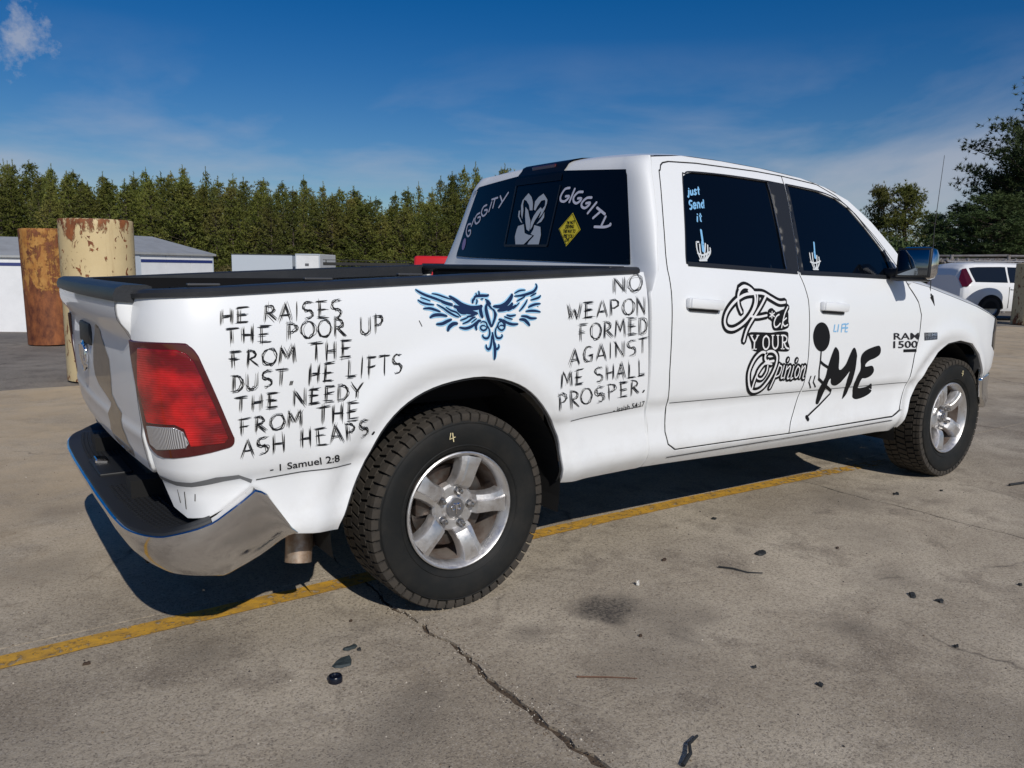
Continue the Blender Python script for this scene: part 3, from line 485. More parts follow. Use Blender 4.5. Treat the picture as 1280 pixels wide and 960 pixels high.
FTOP=[(2.14,1.853),(2.44,1.829),(2.591,1.773),(2.736,1.675),(2.877,1.547),(2.997,1.415)]
FFRONT=[(3.04,1.36),(3.085,1.262),(3.166,1.172),(3.195,1.095),(3.182,.97),(3.14,.848),(3.109,.698),(3.048,.527),(2.985,.493)]
WINR=[(1.205,1.374),(1.207,1.40),(1.313,1.755),(1.33,1.784),(1.362,1.801),(1.410,1.810),(1.609,1.815),(1.990,1.808),(1.944,1.345)]
WINF=[(2.060,1.337),(2.145,1.803),(2.42,1.785),(2.584,1.752),(2.682,1.703),(2.791,1.602),(2.881,1.505),(2.935,1.44),(2.980,1.373),(2.985,1.322),(2.775,1.324)]
RD=inset(list(reversed(DOORREAR))+DOORR+[(2.14,1.853),(2.128,1.803)]+DIV+[(1.993,.496)]+list(reversed(DOORBOT[:1])),.0058)
FD=inset([(2.14,1.853),(2.128,1.803)]+DIV+[(1.993,.496)]+list(reversed(FFRONT))+list(reversed(FTOP[1:])),.0058)
UNI=[(.975,.435),(.933,.75),(.928,1.24),(1.0,1.34),(1.07,1.55),(1.12,1.80),(1.15,1.868),(1.378,1.895),(1.673,1.895),(1.984,1.884),(2.314,1.858),(2.509,1.822),(2.702,1.757),(2.877,1.640),(3.04,1.49),(3.12,1.40),(3.10,1.36),(3.045,1.362)]\
   +list(reversed(FTOP))+list(reversed(DOORR))+DOORREAR+DOORBOT+[(2.985,.490),(3.048,.515),(3.10,.52),(3.155,.47),(3.15,.385),(2.205,.398),(1.132,.432)]
BED=[(-1.262,1.231),(-1.162,1.237),(-.936,1.244),(-.573,1.263),(.058,1.294),(.837,1.327),(.905,1.330),(.908,1.05),(.922,.77),(.965,.44),(.950,.437)]+ARCHR+[(-.521,.424),(-.70,.450),(-.79,.56),(-.83,.60),(-1.0,.545),(-1.12,.535),(-1.20,.56),(-1.235,.62),(-1.235,.75),(-1.26,1.1)]
FEN=[(3.088,1.268),(3.136,1.294),(3.306,1.266),(3.482,1.226),(3.675,1.185),(3.90,1.137),(4.05,1.10),(4.255,1.052),(4.215,.95),(4.215,.865),(4.32,.822),(4.55,.80),(4.55,.655)]+list(reversed(ARCHF))+[(3.15,.40),(3.10,.52),(3.052,.527),(3.109,.698),(3.143,.848),(3.186,.97),(3.199,1.095),(3.168,1.174)]
FEN=inset(FEN,.0055); UNI=inset(UNI,.0050)
sides={}
SEAL=mat('rubber_seal',(.004,.004,.004),.8)
ARCHR=catmull(ARCHR,3)
BED=[(-1.262,1.231),(-1.162,1.237),(-.936,1.244),(-.573,1.263),(.058,1.294),(.837,1.327),(.905,1.330),(.908,1.05),(.922,.77),(.965,.44),(.950,.437)]+ARCHR+BED[BED.index((-.521,.424)):]
for sg,tagname in ((-1,'r'),(1,'l')):
    d={}
    d['bed']=panel('bed_side_panel',BED,PAINT,truck,sgn=sg)
    d['uni']=panel('cab_side_frame',UNI,PAINT,truck,sgn=sg,grid=.05)
    d['rd']=panel('rear_door',RD,PAINT,truck,holes=[inset(WINR,-.004)],sgn=sg)
    d['fd']=panel('front_door',FD,PAINT,truck,holes=[inset(WINF,-.004)],sgn=sg)
    d['fen']=panel('front_fender',FEN,PAINT,truck,sgn=sg)
    panel('door_window',inset(WINR,-.010),GLASS,d['rd'],off=-.007,flange=.004,sgn=sg,crease=False,grid=.06)
    panel('door_window',inset(WINF,-.010),GLASS,d['fd'],off=-.007,flange=.004,sgn=sg,crease=False,grid=.06)
    m=MB()
    fillpoly(m,[(1.986,1.815),(2.122,1.808),(2.033,1.345),(1.940,1.349)],side,.004,sg,smooth=False); m.build('pillar_trim',BLACKP,d['rd'],smooth=True,fix=False)
    m=MB(); ribbon(m,[(1.203,1.371),(1.6,1.356),(2.02,1.340)],.020,side,.004,sg,cap=False); ribbon(m,[(1.203,1.375),(1.207,1.41),(1.316,1.765),(1.345,1.800),(1.41,1.814),(1.7,1.818),(1.99,1.812)],.007,side,.0012,sg,cap=False); m.build('window_seal',BLACKP,d['rd'],smooth=True,fix=False)
    m=MB(); fillpoly(m,[(2.152,1.812),(2.132,1.808),(2.041,1.342),(2.075,1.337)],side,.004,sg,smooth=False)
    ribbon(m,[(2.045,1.338),(2.5,1.329),(3.03,1.315)],.022,side,.004,sg,cap=False); ribbon(m,[(2.915,1.475),(2.945,1.40),(2.955,1.325)],.022,side,.003,sg,cap=False)
    ribbon(m,[(2.14,1.808),(2.42,1.790),(2.584,1.757),(2.686,1.707),(2.795,1.606),(2.885,1.510),(2.95,1.435),(3.0,1.36)],.007,side,.0012,sg,cap=False)
    m.build('window_seal',BLACKP,d['fd'],smooth=True,fix=False)
    for dn,PL in (('rd',RD),('fd',FD)):
        m=MB(); Q=inset(PL,-.0055); ribbon(m,Q+[Q[0]],.0155,side,-.0022,sg,smooth=False,cap=False); m.build('weather_strip',SEAL,d[dn],smooth=True,fix=False)
    m=MB(); ribbon(m,[(1.10,.476),(1.6,.474),(2.3,.470),(2.99,.470)],.0045,side,.003,sg,smooth=False,cap=False); m.build('sill_seam',SEAL,d['uni'],smooth=True,fix=False)
    # handles
    for dn,(s0,z0),(s1,z1) in (('rd',(1.150,1.196),(1.372,1.180)),('fd',(2.172,1.166),(2.388,1.152))):
        m=MB(); a=Vector(side(s0,z0,.012,sg)); b=Vector(side(s1,z1,.012,sg)); ax=(b-a).normalized(); up=Vector((0,0,1)); oy=Vector((0,sg,0)); up=(up-ax*up.dot(ax)).normalized()
        Mx=Matrix((ax,oy,up)).transposed().to_4x4(); L=(b-a).length
        m.box((a+b)/2+oy*.012,(L,.026,.046),Mx,bev=.011); m.box(a+ax*.02,(.05,.03,.048),Mx,bev=.010); m.box(b-ax*.015,(.04,.028,.046),Mx,bev=.010)
        h=m.build('door_handle',PAINT,d[dn],auto=40)
        m=MB(); m.box((a+b)/2-up*.024-oy*.004,(L*.86,.018,.026),Mx,bev=.007); m.build('recess_shade',BLACKP,d[dn])  # black box puts the shade under the handle into its recess
    # inner dark body so gaps and glass are backed
    panel('inner_body',[(1.03,.46),(1.03,1.35),(1.16,1.80),(1.378,1.87),(2.0,1.86),(2.5,1.79),(2.85,1.62),(3.05,1.40),(3.14,1.2),(3.14,.55),(3.0,.46)],DARK,truck,off=-.03,flange=.004,sgn=sg,crease=False,grid=.12)
    # wheel wells
    for cx,cz,rr,yo in ((-.03,.42,.515,.925),(3.62,.42,.50,.915)):
        m=MB(); m.lathe([(rr,-yo),(rr,-.50),(.05,-.50)],28,'Y',(cx,0,cz),a0=R(-12),a1=R(192))
        if sg>0: m.V=[(x,-y,z) for x,y,z in m.V]
        m.build('wheel_well',DARK,truck)
    # tail light
    TL=[(-1.262,1.088),(-1.24,1.096),(-1.045,1.098),(-1.012,1.090),(-.990,1.066),(-.972,1.022),(-.900,.828),(-.888,.797),(-.896,.777),(-.93,.769),(-1.004,.757),(-1.16,.738),(-1.215,.758),(-1.235,.80),(-1.245,.95)]
    TL=catmull(TL,3,True)
    tl=panel('tail_light',TL,REDD,truck,off=.006,flange=.012,sgn=sg,crease=False,edge=.004)
    panel('red_lens',[(-1.20,1.078),(-1.05,1.078),(-1.022,1.068),(-1.002,1.045),(-.918,.825),(-.910,.803),(-.922,.790),(-1.036,.784),(-1.051,.838),(-1.084,.852),(-1.205,.846),(-1.225,.964)],REDL,tl,off=.010,flange=.004,sgn=sg,crease=False,edge=.003)
    panel('reverse_lens',[(-1.212,.832),(-1.086,.838),(-1.060,.826),(-1.046,.793),(-1.055,.779),(-1.18,.762),(-1.210,.776)],CLEARL,tl,off=.010,flange=.004,sgn=sg,crease=False,edge=.003)
    # groove above the bumper corner and the filler strip under it
    m=MB(); fillpoly(m,[(-1.235,.65),(-1.15,.640),(-1.071,.642),(-.927,.659),(-.866,.662),(-.826,.640),(-.822,.652),(-.873,.676),(-.958,.676),(-1.063,.659),(-1.153,.656),(-1.235,.664)],side,.0015,sg,smooth=False)
    m.build('bumper_groove',mat('grey_groove',(.16,.165,.17),.5),d['bed'],smooth=True,fix=False)
    m=MB(); ribbon(m,[(.478,.445),(.462,.549),(.438,.650),(.366,.760),(.277,.849),(.183,.899),(.058,.926),(-.081,.917),(-.197,.887),(-.291,.835),(-.366,.757),(-.419,.660),(-.465,.565),(-.515,.444)],.010,side,-.012,sg,cap=False); m.build('arch_seal',BLACKP,truck,smooth=True,fix=False); m=MB()
    ribbon(m,[(3.212,.581),(3.279,.672),(3.346,.760),(3.447,.848),(3.561,.898),(3.701,.911),(3.841,.887),(3.953,.815),(4.038,.726),(4.10,.650)],.010,side,-.012,sg,cap=False); m.build('arch_seal',BLACKP,truck,smooth=True,fix=False)
    # headlight, bumper end
    panel('headlight',[(4.262,1.050),(4.225,.95),(4.225,.87),(4.32,.828),(4.78,.815),(4.80,1.00),(4.5,1.02)],GLASS,truck,off=.0,flange=.01,sgn=sg,crease=False,grid=.08)
    panel('front_bumper',[(4.10,.645),(4.14,.50),(4.25,.43),(4.9,.40),(5.30,.42),(5.30,.65),(4.56,.65)],CHROME,truck,off=.012,flange=.03,sgn=sg,crease=False,grid=.08)
    panel('grille',[(4.81,1.0),(4.79,.67),(5.30,.67),(5.30,1.02)],BLACKP,truck,off=0,flange=.02,sgn=sg,crease=False,grid=.1)
    sides[sg]=d
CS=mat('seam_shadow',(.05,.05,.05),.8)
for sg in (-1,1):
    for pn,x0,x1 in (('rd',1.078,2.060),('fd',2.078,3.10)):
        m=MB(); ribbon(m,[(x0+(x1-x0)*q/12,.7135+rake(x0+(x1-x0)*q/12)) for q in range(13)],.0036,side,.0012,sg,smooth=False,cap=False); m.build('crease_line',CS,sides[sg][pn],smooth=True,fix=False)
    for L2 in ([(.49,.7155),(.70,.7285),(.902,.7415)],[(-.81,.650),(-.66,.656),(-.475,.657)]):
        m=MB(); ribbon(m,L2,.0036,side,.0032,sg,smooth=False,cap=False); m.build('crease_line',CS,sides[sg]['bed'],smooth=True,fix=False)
# ---- cab shell (rear corners and back), roof, windshield, hood
def send(z): return lerp_tab([(.43,.975),(.75,.938),(1.24,.933),(1.34,1.0),(1.55,1.07),(1.80,1.12),(1.868,1.15),(1.9,1.16)],z)
m=MB(); rows=[]
for k in range(38):
    z=.44+(1.872-.44)*k/37; row=[]
    P0=Vector(side(send(z),z,-.0005,-1)); W=abs(P0.y); yb=W-.15; Bx=backx(z)+.045*(yb/.8)**2; P1=Vector((Bx,-yb,z)); PC=Vector((Bx-.008,-W-.002,z))
    if z>1.8: t=(z-1.8)/.072; P1.x+=.03*t*t; PC.x+=.03*t*t
    half=[]
    for j in range(15):
        t=j/14; half.append((1-t)**2*P0+2*t*(1-t)*PC+t*t*P1)
    mid=[Vector((backx(z)+.045*(y/.8)**2+(.03*((z-1.8)/.072)**2 if z>1.8 else 0),y,z)) for y in [(-yb+2*yb*q/16) for q in range(1,16)]]
    row=half+mid+[Vector((v.x,-v.y,v.z)) for v in reversed(half)]
    rows.append(row)
# roof joined on: from the top row forward
def zt(x): return lerp_tab([(1.06,1.868),(1.15,1.870),(1.378,1.893),(1.673,1.893),(1.984,1.882),(2.314,1.856),(2.509,1.82),(2.60,1.79)],x)
nc=len(rows[0]); top=rows[-1]
for r_,(dx,dz) in enumerate([(.012,.012),(.035,.024),(.09,.036),(.18,.044),(.32,.052),(.5,.056),(.7,.058),(.9,.056),(1.1,.053),(1.28,.05),(1.42,.046),(1.5,.04)]):
    row=[]
    for j,p in enumerate(top):
        x=p.x+dx+ (1.12+dx-(p.x+dx))*min(1,dx/.5)
        u=(p.y/abs(top[0].y)); W=wprof(zt(x)-rake(x)); yy=u*(abs(top[0].y)*(1-min(1,dx/.1))+ (W-.004)*min(1,dx/.1))
        z0=zt(x)+.002 if dx>.03 else max(p.z,zt(x))
        row.append(Vector((x,yy,z0+dz*(1-abs(u)**5.)*(.55+.45*(1-u*u)))))
    rows.append(row)
m.grid(rows); shell=m.build('cab_body',PAINT,truck,auto=50)
rear_win=panel('rear_window',[(-.772,1.366),(-.60,1.369),(0,1.385),(.60,1.40),(.775,1.408),(.775,1.43),(.665,1.80),(.64,1.815),(.2,1.842),(-.2,1.836),(-.635,1.806),(-.652,1.78)],GLASS,truck,off=.005,flange=.004,sgn=1,fn=back,crease=False,grid=.08,edge=.003)
m=MB()
for a,b,wd in (((.212,1.462),(.206,1.790),.010),((-.178,1.455),(-.195,1.765),.008),((.212,1.462),(-.178,1.456),.012)): ribbon(m,[a,b],wd,back,.010,1,smooth=False,cap=False)
m.build('sliding_frame',BLACKP,rear_win,fix=False)
rows=[]
for k in range(5):
    z=1.79+(1.872-1.79)*k/4; rows.append([Vector(back(y,z,.010-.03*max(0,(z-1.8)/.072)**2,1)) for y in [-.193+.413*q/6 for q in range(7)]])
for dx,dz in ((.012,.012),(.035,.024),(.09,.036),(.18,.045),(.30,.053)): rows.append([Vector((v.x+dx-.002,v.y,v.z+dz+.005)) for v in rows[4]])
m=MB(); m.grid(rows); bs=m.build('brake_light_panel',mat('gloss_black',(.004,.004,.005),.3,0,0,spec=.3),truck,auto=60)
m=MB(); m.box((1.083,.013,1.875),(.02,.20,.022),bev=.004); m.build('brake_lens',REDD,bs)
# windshield
rows=[]
for k in range(9):
    t=k/8; x=2.56+(3.17-2.56)*t; zc=1.875+(1.36-1.875)*t; zs=1.80+(1.31-1.80)*t; W=.69+(.86-.69)*t
    rows.append([Vector((x+.14*(1-(y/W)**2)*t,y,zs+(zc-zs)*(1-(y/W)**2))) for y in [W*(-1+2*q/14) for q in range(15)]])
m=MB(); m.grid(rows); m.build('windshield',GLASS,truck,smooth=True)
# hood
def hz(s): return lerp_tab([(3.08,1.277),(3.136,1.293),(3.306,1.265),(3.482,1.225),(3.675,1.184),(3.90,1.136),(4.05,1.099),(4.205,1.061),(4.5,1.02),(4.8,1.0),(5.3,1.02)],s)
def cz_(x): return lerp_tab([(3.2,1.31),(3.5,1.325),(3.9,1.29),(4.3,1.235),(4.55,1.18),(4.72,1.12),(4.79,1.05)],x)
rows=[]
for k in range(40):
    s=3.09+(5.25-3.09)*k/39; E=Vector(side(s,hz(s),0,-1)); cx=3.2+(4.79-3.2)*min(1,(k/39))**.75; C=Vector((cx,0,cz_(cx)))
    row=[]
    for j in range(25):
        t=(j/24)**1.6; p=E.lerp(C,t); e=1-(1-t)**2.6
        dip=-.014*math.exp(-((t-.22)/.08)**2)*max(0,1-k/36)
        p.z=E.z+(C.z-E.z)*e+.030*(1-(1-min(1,t/.10))**2)*(1-t)*max(.2,1-k/39)+dip; row.append(p)
    rows.append(row+[Vector((p.x,-p.y,p.z)) for p in reversed(row[:-1])])
m=MB(); m.grid(rows); m.build('hood',PAINT,truck,smooth=True)
# ---- tailgate
GATE=[(-.760,1.228),(-.760,1.10),(-.772,.95),(-.785,.80),(-.786,.69),(-.77,.672),(.77,.672),(.786,.69),(.785,.80),(.772,.95),(.760,1.10),(.760,1.228)]
tg=panel('tailgate',GATE,PAINT,truck,off=0,flange=.05,sgn=1,fn=gate,crease=False,grid=.03,edge=.004)
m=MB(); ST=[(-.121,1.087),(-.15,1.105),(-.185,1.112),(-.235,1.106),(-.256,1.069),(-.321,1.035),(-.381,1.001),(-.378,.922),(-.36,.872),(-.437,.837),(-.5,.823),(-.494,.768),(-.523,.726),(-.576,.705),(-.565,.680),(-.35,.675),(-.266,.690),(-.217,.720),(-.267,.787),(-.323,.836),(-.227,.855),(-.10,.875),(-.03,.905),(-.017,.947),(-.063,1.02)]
fillpoly(m,ST,gate,.0018,1,smooth=False); m.build('reflection_patch',mat('tan_reflection',(.22,.165,.105),.35,0,.6,var=(14,(.15,.11,.07),.4,.7)),tg,smooth=True,fix=False)  # tan shape paints the reflected figure and ground onto the tailgate
m=MB(); rows=[]
m.box((gate(.17,1.06)[0]-.004,.0+.10,1.06),(.02,.26,.085),bev=.012); m.build('tailgate_handle',BLACKP,tg,auto=40)
m=MB()  # horned-head badge
bx=gate(.17,.965)[0]-.010
cy,czb=.16,.962
m.tube([(bx,cy+.052*math.cos(a),czb+.060*math.sin(a)+.0) for a in [2*math.pi*q/20 for q in range(21)]],.007,6)
for sg in (-1,1): m.tube([(bx,cy+sg*.008,czb+.05),(bx,cy+sg*.032,czb+.045),(bx,cy+sg*.042,czb+.005),(bx,cy+sg*.028,czb-.025),(bx,cy+sg*.016,czb-.01)],.011,6,r2=.005)
m.tube([(bx-.002,cy,czb+.045),(bx-.006,cy,czb),(bx,cy,czb-.06)],.018,8,r2=.006)
m.build('horned_badge',CHROME2,tg,auto=50)
for sg in (-1,1):
    m=MB(); ribbon(m,[(sg*.763,1.226),(sg*.763,1.10),(sg*.775,.95),(sg*.788,.80),(sg*.789,.69)],.007,gate,.0035,1,smooth=False,cap=False); m.build('tailgate_seal',SEAL,tg,smooth=True,fix=False)
# cap on the tailgate and the rails
def sweep(name,pts_in_out,parent,m_=RAILM,sm=35):
    mb=MB(); rows=[]
    for P in pts_in_out: rows.append(P)
    mb.grid(rows); n=len(rows[0]); mb.add(rows[0],[tuple(range(n))]); mb.add(rows[-1],[tuple(range(n))[::-1]])
    return mb.build(name,m_,parent,auto=sm)
rows=[]
for q in range(41):
    y=-.775+1.55*q/40; e=abs(y)/.775; z0=1.231; x0=gate(y,1.235)[0]
    rows.append([Vector(p) for p in ((x0+.012,y,z0-.012),(x0-.010,y,z0-.010),(x0-.013,y,z0+.010),(x0-.004,y,z0+.030),(x0+.018,y,z0+.040),(x0+.085,y,z0+.040),(x0+.10,y,z0+.034),(x0+.10,y,z0-.02))])
sweep('tailgate_cap',rows,tg)
LINER=mat('bed_liner',(.007,.007,.008),.8,spec=.15)
for sg in (-1,1):
    rows=[]
    for q in range(60):
        s=-1.262+(.872+1.262)*q/59; z=railz(s)-.004; O=Vector(side(s,z,.004,sg)); x,h,nx,ny=plan(s); inn=Vector((-nx,-sg*ny,0)).normalized()
        hh=.028; g=lambda d,u:O+inn*d+Vector((0,0,u))
        wd=.085 if s>-1.05 else .085-.03*min(1,(-1.05-s)/.2)
        rows.append([g(0,0),g(-.006,.002),g(-.007,hh*.55),g(.002,hh*.9),g(.016,hh),g(wd-.012,hh),g(wd,hh-.006),g(wd+.002,-.03)])
    rl=sweep('bed_rail',rows,truck)
    for s in (-.93,-.55,-.20) if sg<0 else ():
        O=Vector(side(s,railz(s)+.034,0,sg)); m=MB(); m.box(O+Vector((0,-sg*.060,-.004)),(.10,.022,.008),bev=.003); m.build('stake_pocket_cover',mat('grey_cover',(.05,.05,.052),.5),rl)
    # inner bed wall
    m=MB(); m.box((-.08,sg*.80,1.05),(1.86,.03,.43)); 
    for k in range(8): m.box((-.92+.24*k,sg*.782,1.02),(.05,.02,.36),bev=.006)
    m.build('bed_inner_wall',LINER,truck)
m=MB(); m.box((-.07,0,.83),(1.84,1.56,.03))
for k in range(13): m.box((-.07,-.66+.11*k,.852),(1.80,.05,.016),bev=.005)
m.build('bed_floor',LINER,truck)
m=MB(); m.box((.865,0,1.08),(.035,1.62,.50)); m.box((.845,0,1.338),(.10,1.70,.034),bev=.010); m.build('bed_front_wall',RAILM,truck)
m=MB(); m.box((-1.0,0,.97),(.03,1.50,.46)); m.build('tailgate_inner',DARK,tg)
# ---- rear bumper
def bp_(s,z,off):
    x,h,nx,ny=plan(s); return (x+nx*off,h+ny*off,z)
S0=SREAR
def btop(s): return lerp_tab([(-1.9,.505),(-1.3,.495),(-1.1,.503),(-1.0,.528),(-.95,.545),(-.93,.560),(-.86,.606),(-.822,.634),(-.79,.615),(-.70,.47),(-.68,.46)],s)
def bbot(s): return lerp_tab([(-2.1,.452),(-1.55,.438),(-1.3,.395),(-1.1,.362),(-.915,.340),(-.80,.385),(-.69,.452),(-.68,.455)],s)
SS=[S0+(-.69-S0)*q/70 for q in range(71)]
rows=[]
prof=[(0,-.052),(.03,-.040),(.12,-.026),(.3,-.008),(.5,.003),(.7,.009),(.86,.011),(.965,.010),(.99,.006),(1.0,-.002),(1.0,-.03)]
allS=[(s,-1) for s in reversed(SS)]+[(s,1) for s in SS[1:]]
for s,sg in allS:
    zt_,zb=btop(s),bbot(s); row=[]
    for t,o in prof:
        x,h,z=bp_(s,zb+(zt_-zb)*t,o+.008); row.append(Vector((x,sg*h,z)))
    rows.append(row)
m=MB(); m.grid(rows); bump=m.build('rear_bumper',CHROME,truck,auto=22)
PADM=mat('step_pad',(.014,.015,.017),.55)
rows=[]
for s,sg in allS:
    if s>-.955: continue
    zt_=btop(s)+.003; row=[]
    for o,dz in ((.011,-.006),(.007,.003),(-.05,.004),(-.22,.004),(-.24,-.05)):
        x,h,z=bp_(s,zt_+dz,o)
        if o<-.1: x,h,_z=bp_(s,0,-.012); x=max(x,-1.2)+ .20; h=min(h,.88); z=zt_+dz-(.0 if o>-.23 else 0)
        row.append(Vector((x,sg*h,z)))
    rows.append(row)
m=MB(); m.grid(rows); pad=m.build('step_pad',PADM,bump,auto=50)
m=MB()
for a in range(2):
    sg=-1 if a==0 else 1
    for r_ in range(9):
        for c_ in range(30):
            y=.26+.022*c_+(.011 if r_%2 else 0); 
            if y>.86: continue
            x=-1.138+.0165*r_+.05*(y/.8)**3*.8
            if x>-1.0: continue
            zz=.5105+(.004 if y<.6 else .002)
            s_=S0+y; zz=btop(min(-1.0,s_+.0))+.0075
            m.box((x,sg*y,zz),(.010,.010,.004),Matrix.Rotation(R(45),4,'Z'))
m.build('tread_knobs',PADM,bump)['kind']='stuff'; 
m=MB(); m.box((-1.09,.05,.514),(.12,.30,.012),bev=.004); m.build('hitch_plate',BLACKP,bump)
m=MB(); m.box((-1.115,.12,.527),(.05,.075,.022),Matrix.Rotation(R(8),4,'Y'),bev=.006); m.build('chrome_plug',CHROME2,bump)
m=MB(); m.box((-.93,0,.52),(.12,1.5,.22)); m.box((-1.08,0,.41),(.06,1.5,.10)); m.build('bumper_bracket',DARK,bump)
# ---- underbody
m=MB(); m.box((1.2,.42,.50),(4.6,.09,.14)); m.box((1.2,-.42,.50),(4.6,.09,.14)); m.box((2.0,0,.58),(2.2,1.56,.16)); m.box((-.45,0,.70),(.95,1.50,.12)); m.box((3.6,0,.62),(1.3,.9,.3)); m.box((4.45,0,.6),(.35,1.4,.3))
m.build('chassis',DARK,truck)
m=MB(); m.tube([(0,-.70,.40),(0,.70,.40)],.045,10); m.tube([(0,-.12,.40),(0,.12,.40)],.15,12); m.tube([(0,0,.42),(3.0,0,.46)],.04,8); m.box((-.1,-.50,.36),(1.1,.06,.02)); m.box((-.1,.50,.36),(1.1,.06,.02)); m.build('rear_axle',STEELD,truck)
m=MB(); m.tube([(.9,-.62,.46),(.2,-.60,.50),(-.35,-.64,.44),(-.56,-.73,.32)],.032,12,caps=False); m.build('exhaust_pipe',STEELD,truck,smooth=True)
m=MB(); m.lathe([(.048,0),(.050,.13),(.045,.13),(.043,0),(.048,0)],24,'Z'); ex=m.build('exhaust_tip',mat('rusty_pipe',(.34,.22,.14),.45,.6,0,var=(30,(.50,.42,.34),.4,.7)),truck,auto=50)
ex.matrix_world=Matrix.Translation((-.602,-.755,.262))@Vector((.03,.04,.20)).normalized().to_track_quat('Z','Y').to_matrix().to_4x4()
# ---- mirrors
for sg in (-1,1):
    m=MB(); m.box((0,0,0),(.13,.205,.185),bev=.045); o=m.build('mirror',CHROME,truck,auto=60); o.location=(2.93,sg*1.075,1.398); o.rotation_euler=(0,R(4),R(-9*sg))
    m=MB(); m.box((-.058,0,0),(.022,.185,.165),bev=.008); m.build('mirror_bezel',BLACKP,o,auto=60)
    m=MB(); m.box((-.068,-.0,0),(.008,.160,.142),bev=.003); m.build('mirror_glass',mat('mirror_glass',(.22,.25,.28),.03,1),o,auto=60)
    m=MB(); m.box((.01,-sg*.14,-.055),(.07,.16,.055),bev=.015); m.box((-.01,-sg*.03,-.088),(.10,.19,.022),bev=.008); m.build('mirror_arm',BLACKP,o,auto=60)
# antenna
m=MB(); A=Vector((3.33,-.955,1.155)); B=Vector((3.36,-.86,1.235)); 
a0=Vector((3.354,-.972,1.14)); m.tube([a0,a0+Vector((-.035,.012,.065))],.007,8,r2=.020); m.tube([a0+Vector((-.035,.012,.065)),a0+Vector((-.032,.014,.08))],.012,8)
b0=a0+Vector((-.032,.014,.075)); m.tube([b0,b0+Vector((.02,.02,.40)),b0+Vector((.10,.04,.84))],.0032,6,r2=.0016); m.build('antenna',BLACKP,truck,auto=50)
